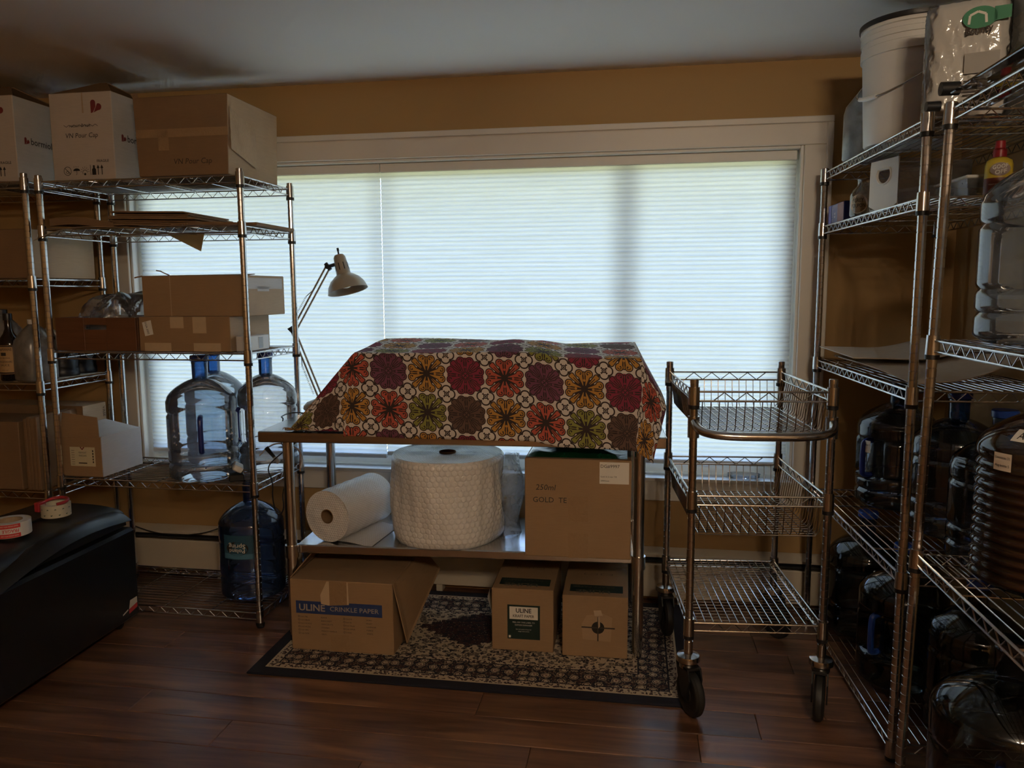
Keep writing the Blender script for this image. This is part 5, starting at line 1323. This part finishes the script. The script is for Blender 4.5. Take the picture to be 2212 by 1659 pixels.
q = MB(); q.bbox(-.155, .150, -.19, .11, .338, .352, .005); obj('lid', q, cbm, cb)
# clear stand with black rubber feet
cs = thing('acrylic_stand', 'clear acrylic stand with black end caps lying along the top of the nearest right shelving', 'stand', (.775, 2.10, R2_Z[0]+.004), 0)
acm = clear_mat('clear acrylic', (.93, .92, .92), .10, .10, (.75, .72, .72), .05)
q = MB(); q.bbox(.0, .085, -.36, .06, .040, .048, .002); obj('plate', q, acm, cs); q = MB(); q.bbox(.0, .085, -.36, .06, .001, .007, .002); obj('plate', q, acm, cs)
for x, y, z, s_ in ((.004, .075, .056, 1.0), (-.030, .085, .016, .75)):
    q = MB(); q.cyl((x-.022*s_, y, z), (x+.022*s_, y, z), .017*s_, n=18); obj('black_end_cap', q, m_blackp, cs)
# second shelf
r = thing('bag_box', 'dark blue box of gallon bags at the far end of the second right shelf', 'box', (*RR(.055, .865), zr2), RA)
q = MB(); q.sm = False; q.bbox(-.040, .075, -.10, .10, 0, .072, .002); obj('body', q, m_bluedk, r)
FS = flat((-.0408, -.0, .0), (0,-1,0), (0,0,1))
decal(r, 'fruit_print', [rect(.02, .002, .098, .070)], FS, plain('dark red fruit print', (.20, .05, .05), .5, var=.7, scale=60)); decal(r, 'violet_band', [rect(-.098, .002, -.065, .070)], FS, plain('violet print', (.30, .28, .62), .5))
text(r, 'GALLON BAGS', .008, flat((-.0416, .045, .066), (0, 0, -1), (0, -1, 0)), m_paper, 'L'); text(r, '22', .016, flat((-.0416, .018, .040), (0, 0, -1), (0, -1, 0)), m_paper, 'L')
r = lathe_thing('mustard_jar', 'round glass mustard jar with a paper label beside the blue bag box', 'jar', (*RR(.055, .635), zr2), [(.0005, .001), (.052, 0), (.057, .006), (.057, .075), (.050, .092), (.036, .106), (.034, .112), (.034, .126), (.036, .128), (.036, .130), (.032, .130), (.031, .112)], clear_mat('jar glass', (.86, .82, .74), .08, .35, (.62, .55, .42), .05))
a_ = -PI/2+.75
q = MB(); q.poly([wrap(.0576, a_, .042)(.034*math.cos(t), .032*math.sin(t)) for t in [2*PI*i/24 for i in range(24)]]); obj('paper_label', q, plain('cream jar label', (.66, .60, .50), .6), r)
text(r, '*GREY', .013, wrap(.0582, a_, .048), m_ink, width=.042); text(r, 'POUPON', .013, wrap(.0582, a_, .030), m_ink, width=.052); text(r, 'DIJON', .005, wrap(.0582, a_-.3, .080), m_ink)
b2 = thing('handled_bin', 'clear bin with a white front and handle hole on the second right shelf', 'bin', (.772, 2.655, zr2), -1.22)
q = MB(); q.sm = False; fw, fh = .068, .155
hole = disc(.0, .108, .030, 20, .026); hole = [(x, min(y, .122)) for x, y in hole]
outer = []
for i in range(20):
    a = 2*PI*i/20; c, s_ = math.cos(a), math.sin(a); k = min(fw/abs(c) if abs(c) > 1e-6 else 9, ((fh-.108) if s_ > 0 else .108)/abs(s_) if abs(s_) > 1e-6 else 9); outer.append((c*k, .108+s_*k))
for y_ in (0, .003):
    for i in range(20):
        k2 = (i+1) % 20; pp = [(outer[i][0], y_, outer[i][1]), (outer[k2][0], y_, outer[k2][1]), (hole[k2][0], y_, hole[k2][1]), (hole[i][0], y_, hole[i][1])]
        q.poly(pp if y_ == 0 else pp[::-1])
for i in range(20):
    k2 = (i+1) % 20; q.quad((hole[i][0], 0, hole[i][1]), (hole[k2][0], 0, hole[k2][1]), (hole[k2][0], .003, hole[k2][1]), (hole[i][0], .003, hole[i][1])); q.quad((outer[i][0], 0, outer[i][1]), (outer[i][0], .003, outer[i][1]), (outer[k2][0], .003, outer[k2][1]), (outer[k2][0], 0, outer[k2][1]))
q.add([(fw,0,fh),(fw,0,.0),(fw,.003,0),(fw,.003,fh)], [(0,1,2,3)])
obj('front_panel', q, m_whitep, b2)
q = MB(); q.sm = False; q.box(-fw, -fw+.002, .004, .26, .004, fh-.004); q.box(fw-.002, fw, .004, .26, .004, fh-.004); q.box(-fw, fw, .258, .26, .004, fh-.004); q.box(-fw, fw, .004, .26, .0, .003); obj('clear_walls', q, acm, b2)
q = MB(); q.tube([( .034*math.cos(2*PI*i/20), -.001, min(.108+.030*math.sin(2*PI*i/20), .126)) for i in range(20)], .003, 6, closed=True); obj('handle_rim', q, m_whitep, b2)
r = thing('white_container', 'low white plastic container behind the right shelving posts', 'container', (1.01, 2.55, zr2), RA)
q = MB(); q.ang = 30; q.add([(-.07,-.10,0),(.07,-.10,0),(.07,.10,0),(-.07,.10,0),(-.08,-.11,.065),(.08,-.11,.065),(.08,.11,.065),(-.08,.11,.065)], [(0,3,2,1),(0,1,5,4),(1,2,6,5),(2,3,7,6),(3,0,4,7),(4,5,6,7)]); obj('body', q, cbm, r)
q = MB(); q.bbox(-.084, .084, -.114, .114, .062, .072, .003); obj('lid', q, m_whitep, r)
gp = at(2155, 405, 2.36)
r = thing('spray_bottle', 'yellow and maroon remover bottle with a red spray top, second right shelf', 'bottle', (gp.x, 2.36, zr2), -.35)
q = MB(); q.ang = 50
def ov(r_, z, th): return r_*(1 if abs(math.cos(th)) < .01 else 1)*(1-.35*abs(math.sin(th)))
q.lathe([(.0005, .001), (.031, 0), (.034, .005), (.034, .085), (.030, .098), (.016, .106), (.014, .110)], 32, False, False, fn=ov); obj('body', q, plain('yellow bottle plastic', (.66, .50, .05), .35), r)
q = MB(); q.ang = 50; q.lathe([(.0346, .004), (.0346, .050)], 32, False, False, fn=ov); obj('maroon_label', q, plain('maroon label', (.16, .03, .02), .4), r)
decal(r, 'brown_oval', [disc(0, 0, .024, 24, .018)], flat((.002, -.0235, .072), (1,0,0), (0,0,1)), plain('brown oval print', (.12, .05, .02), .4))
text(r, 'GOOF', .011, flat((.002, -.0242, .074), (1,0,.12), (0,0,1)), m_paper, width=.036, bold=.02); text(r, 'OFF', .011, flat((.004, -.0242, .060), (1,0,.12), (0,0,1)), m_paper, width=.028, bold=.02); text(r, 'HEAVY DUTY REMOVER', .004, flat((0, -.0242, .030), (1,0,0), (0,0,1)), m_paper, width=.046)
q = MB(); q.ang = 40; q.lathe([(.0155, .106), (.017, .106), (.017, .126), (.013, .130), (.012, .150), (.0005, .151)], 24, False, False); obj('spray_top', q, m_redp, r)
r = carton('small_carton', 'small grey carton behind the red topped spray bottle', 'box', .07, .05, .10, (1.075, 2.33, zr2), -.3, m_card_g, None, seam=False)
# third shelf: sheets
def kraft_t():
    t = NT('pale kraft liner'); co = t.coord(); n_ = t.noise(co, 25, 4)
    return t.done(t.prin(t.mix(n_, (.46, .36, .27), (.58, .47, .36)), .8))
m_liner = kraft_t()
sheet('cardboard_sheet', 'large pale cardboard sheet curling up against the right wall on the third right shelf', 'cardboard', lambda u, v: (*RR(.02+.40*u, .05+.72*v+.10*u), zr3+.032+.006*math.sin(4*v)-.022*(1-v)*(1-u)+.16*max(0, u-.35)**1.5*(1-.3*v)), m_liner, 18, 10, .003)
sheet('cardboard_sheet', 'smaller pale cardboard sheet lying across the third right shelf by the window', 'cardboard', lambda u, v: (*RR(-.02+.34*u, .46+.42*v-.10*u), zr3+.050+.008*v+.16*max(0, (-.04+.34*u)/.40-.35)**1.5), m_liner, 12, 8, .003)
q = MB(); q.ang = 30
q.grid(10, 40, lambda u, v: (.02+.16*u, .55+.28*v, .002+.024*(1-.3*u)+.004*math.sin(2*PI*16*v)))
tag(obj('corrugated_wrap', q, m_kraftp, None, (*RR(0, 0), zr3), (0, 0, RA)), 'crumpled corrugated paper under the pale sheets on the third right shelf', 'paper')
flush_texts()
bpy.context.view_layer.update()
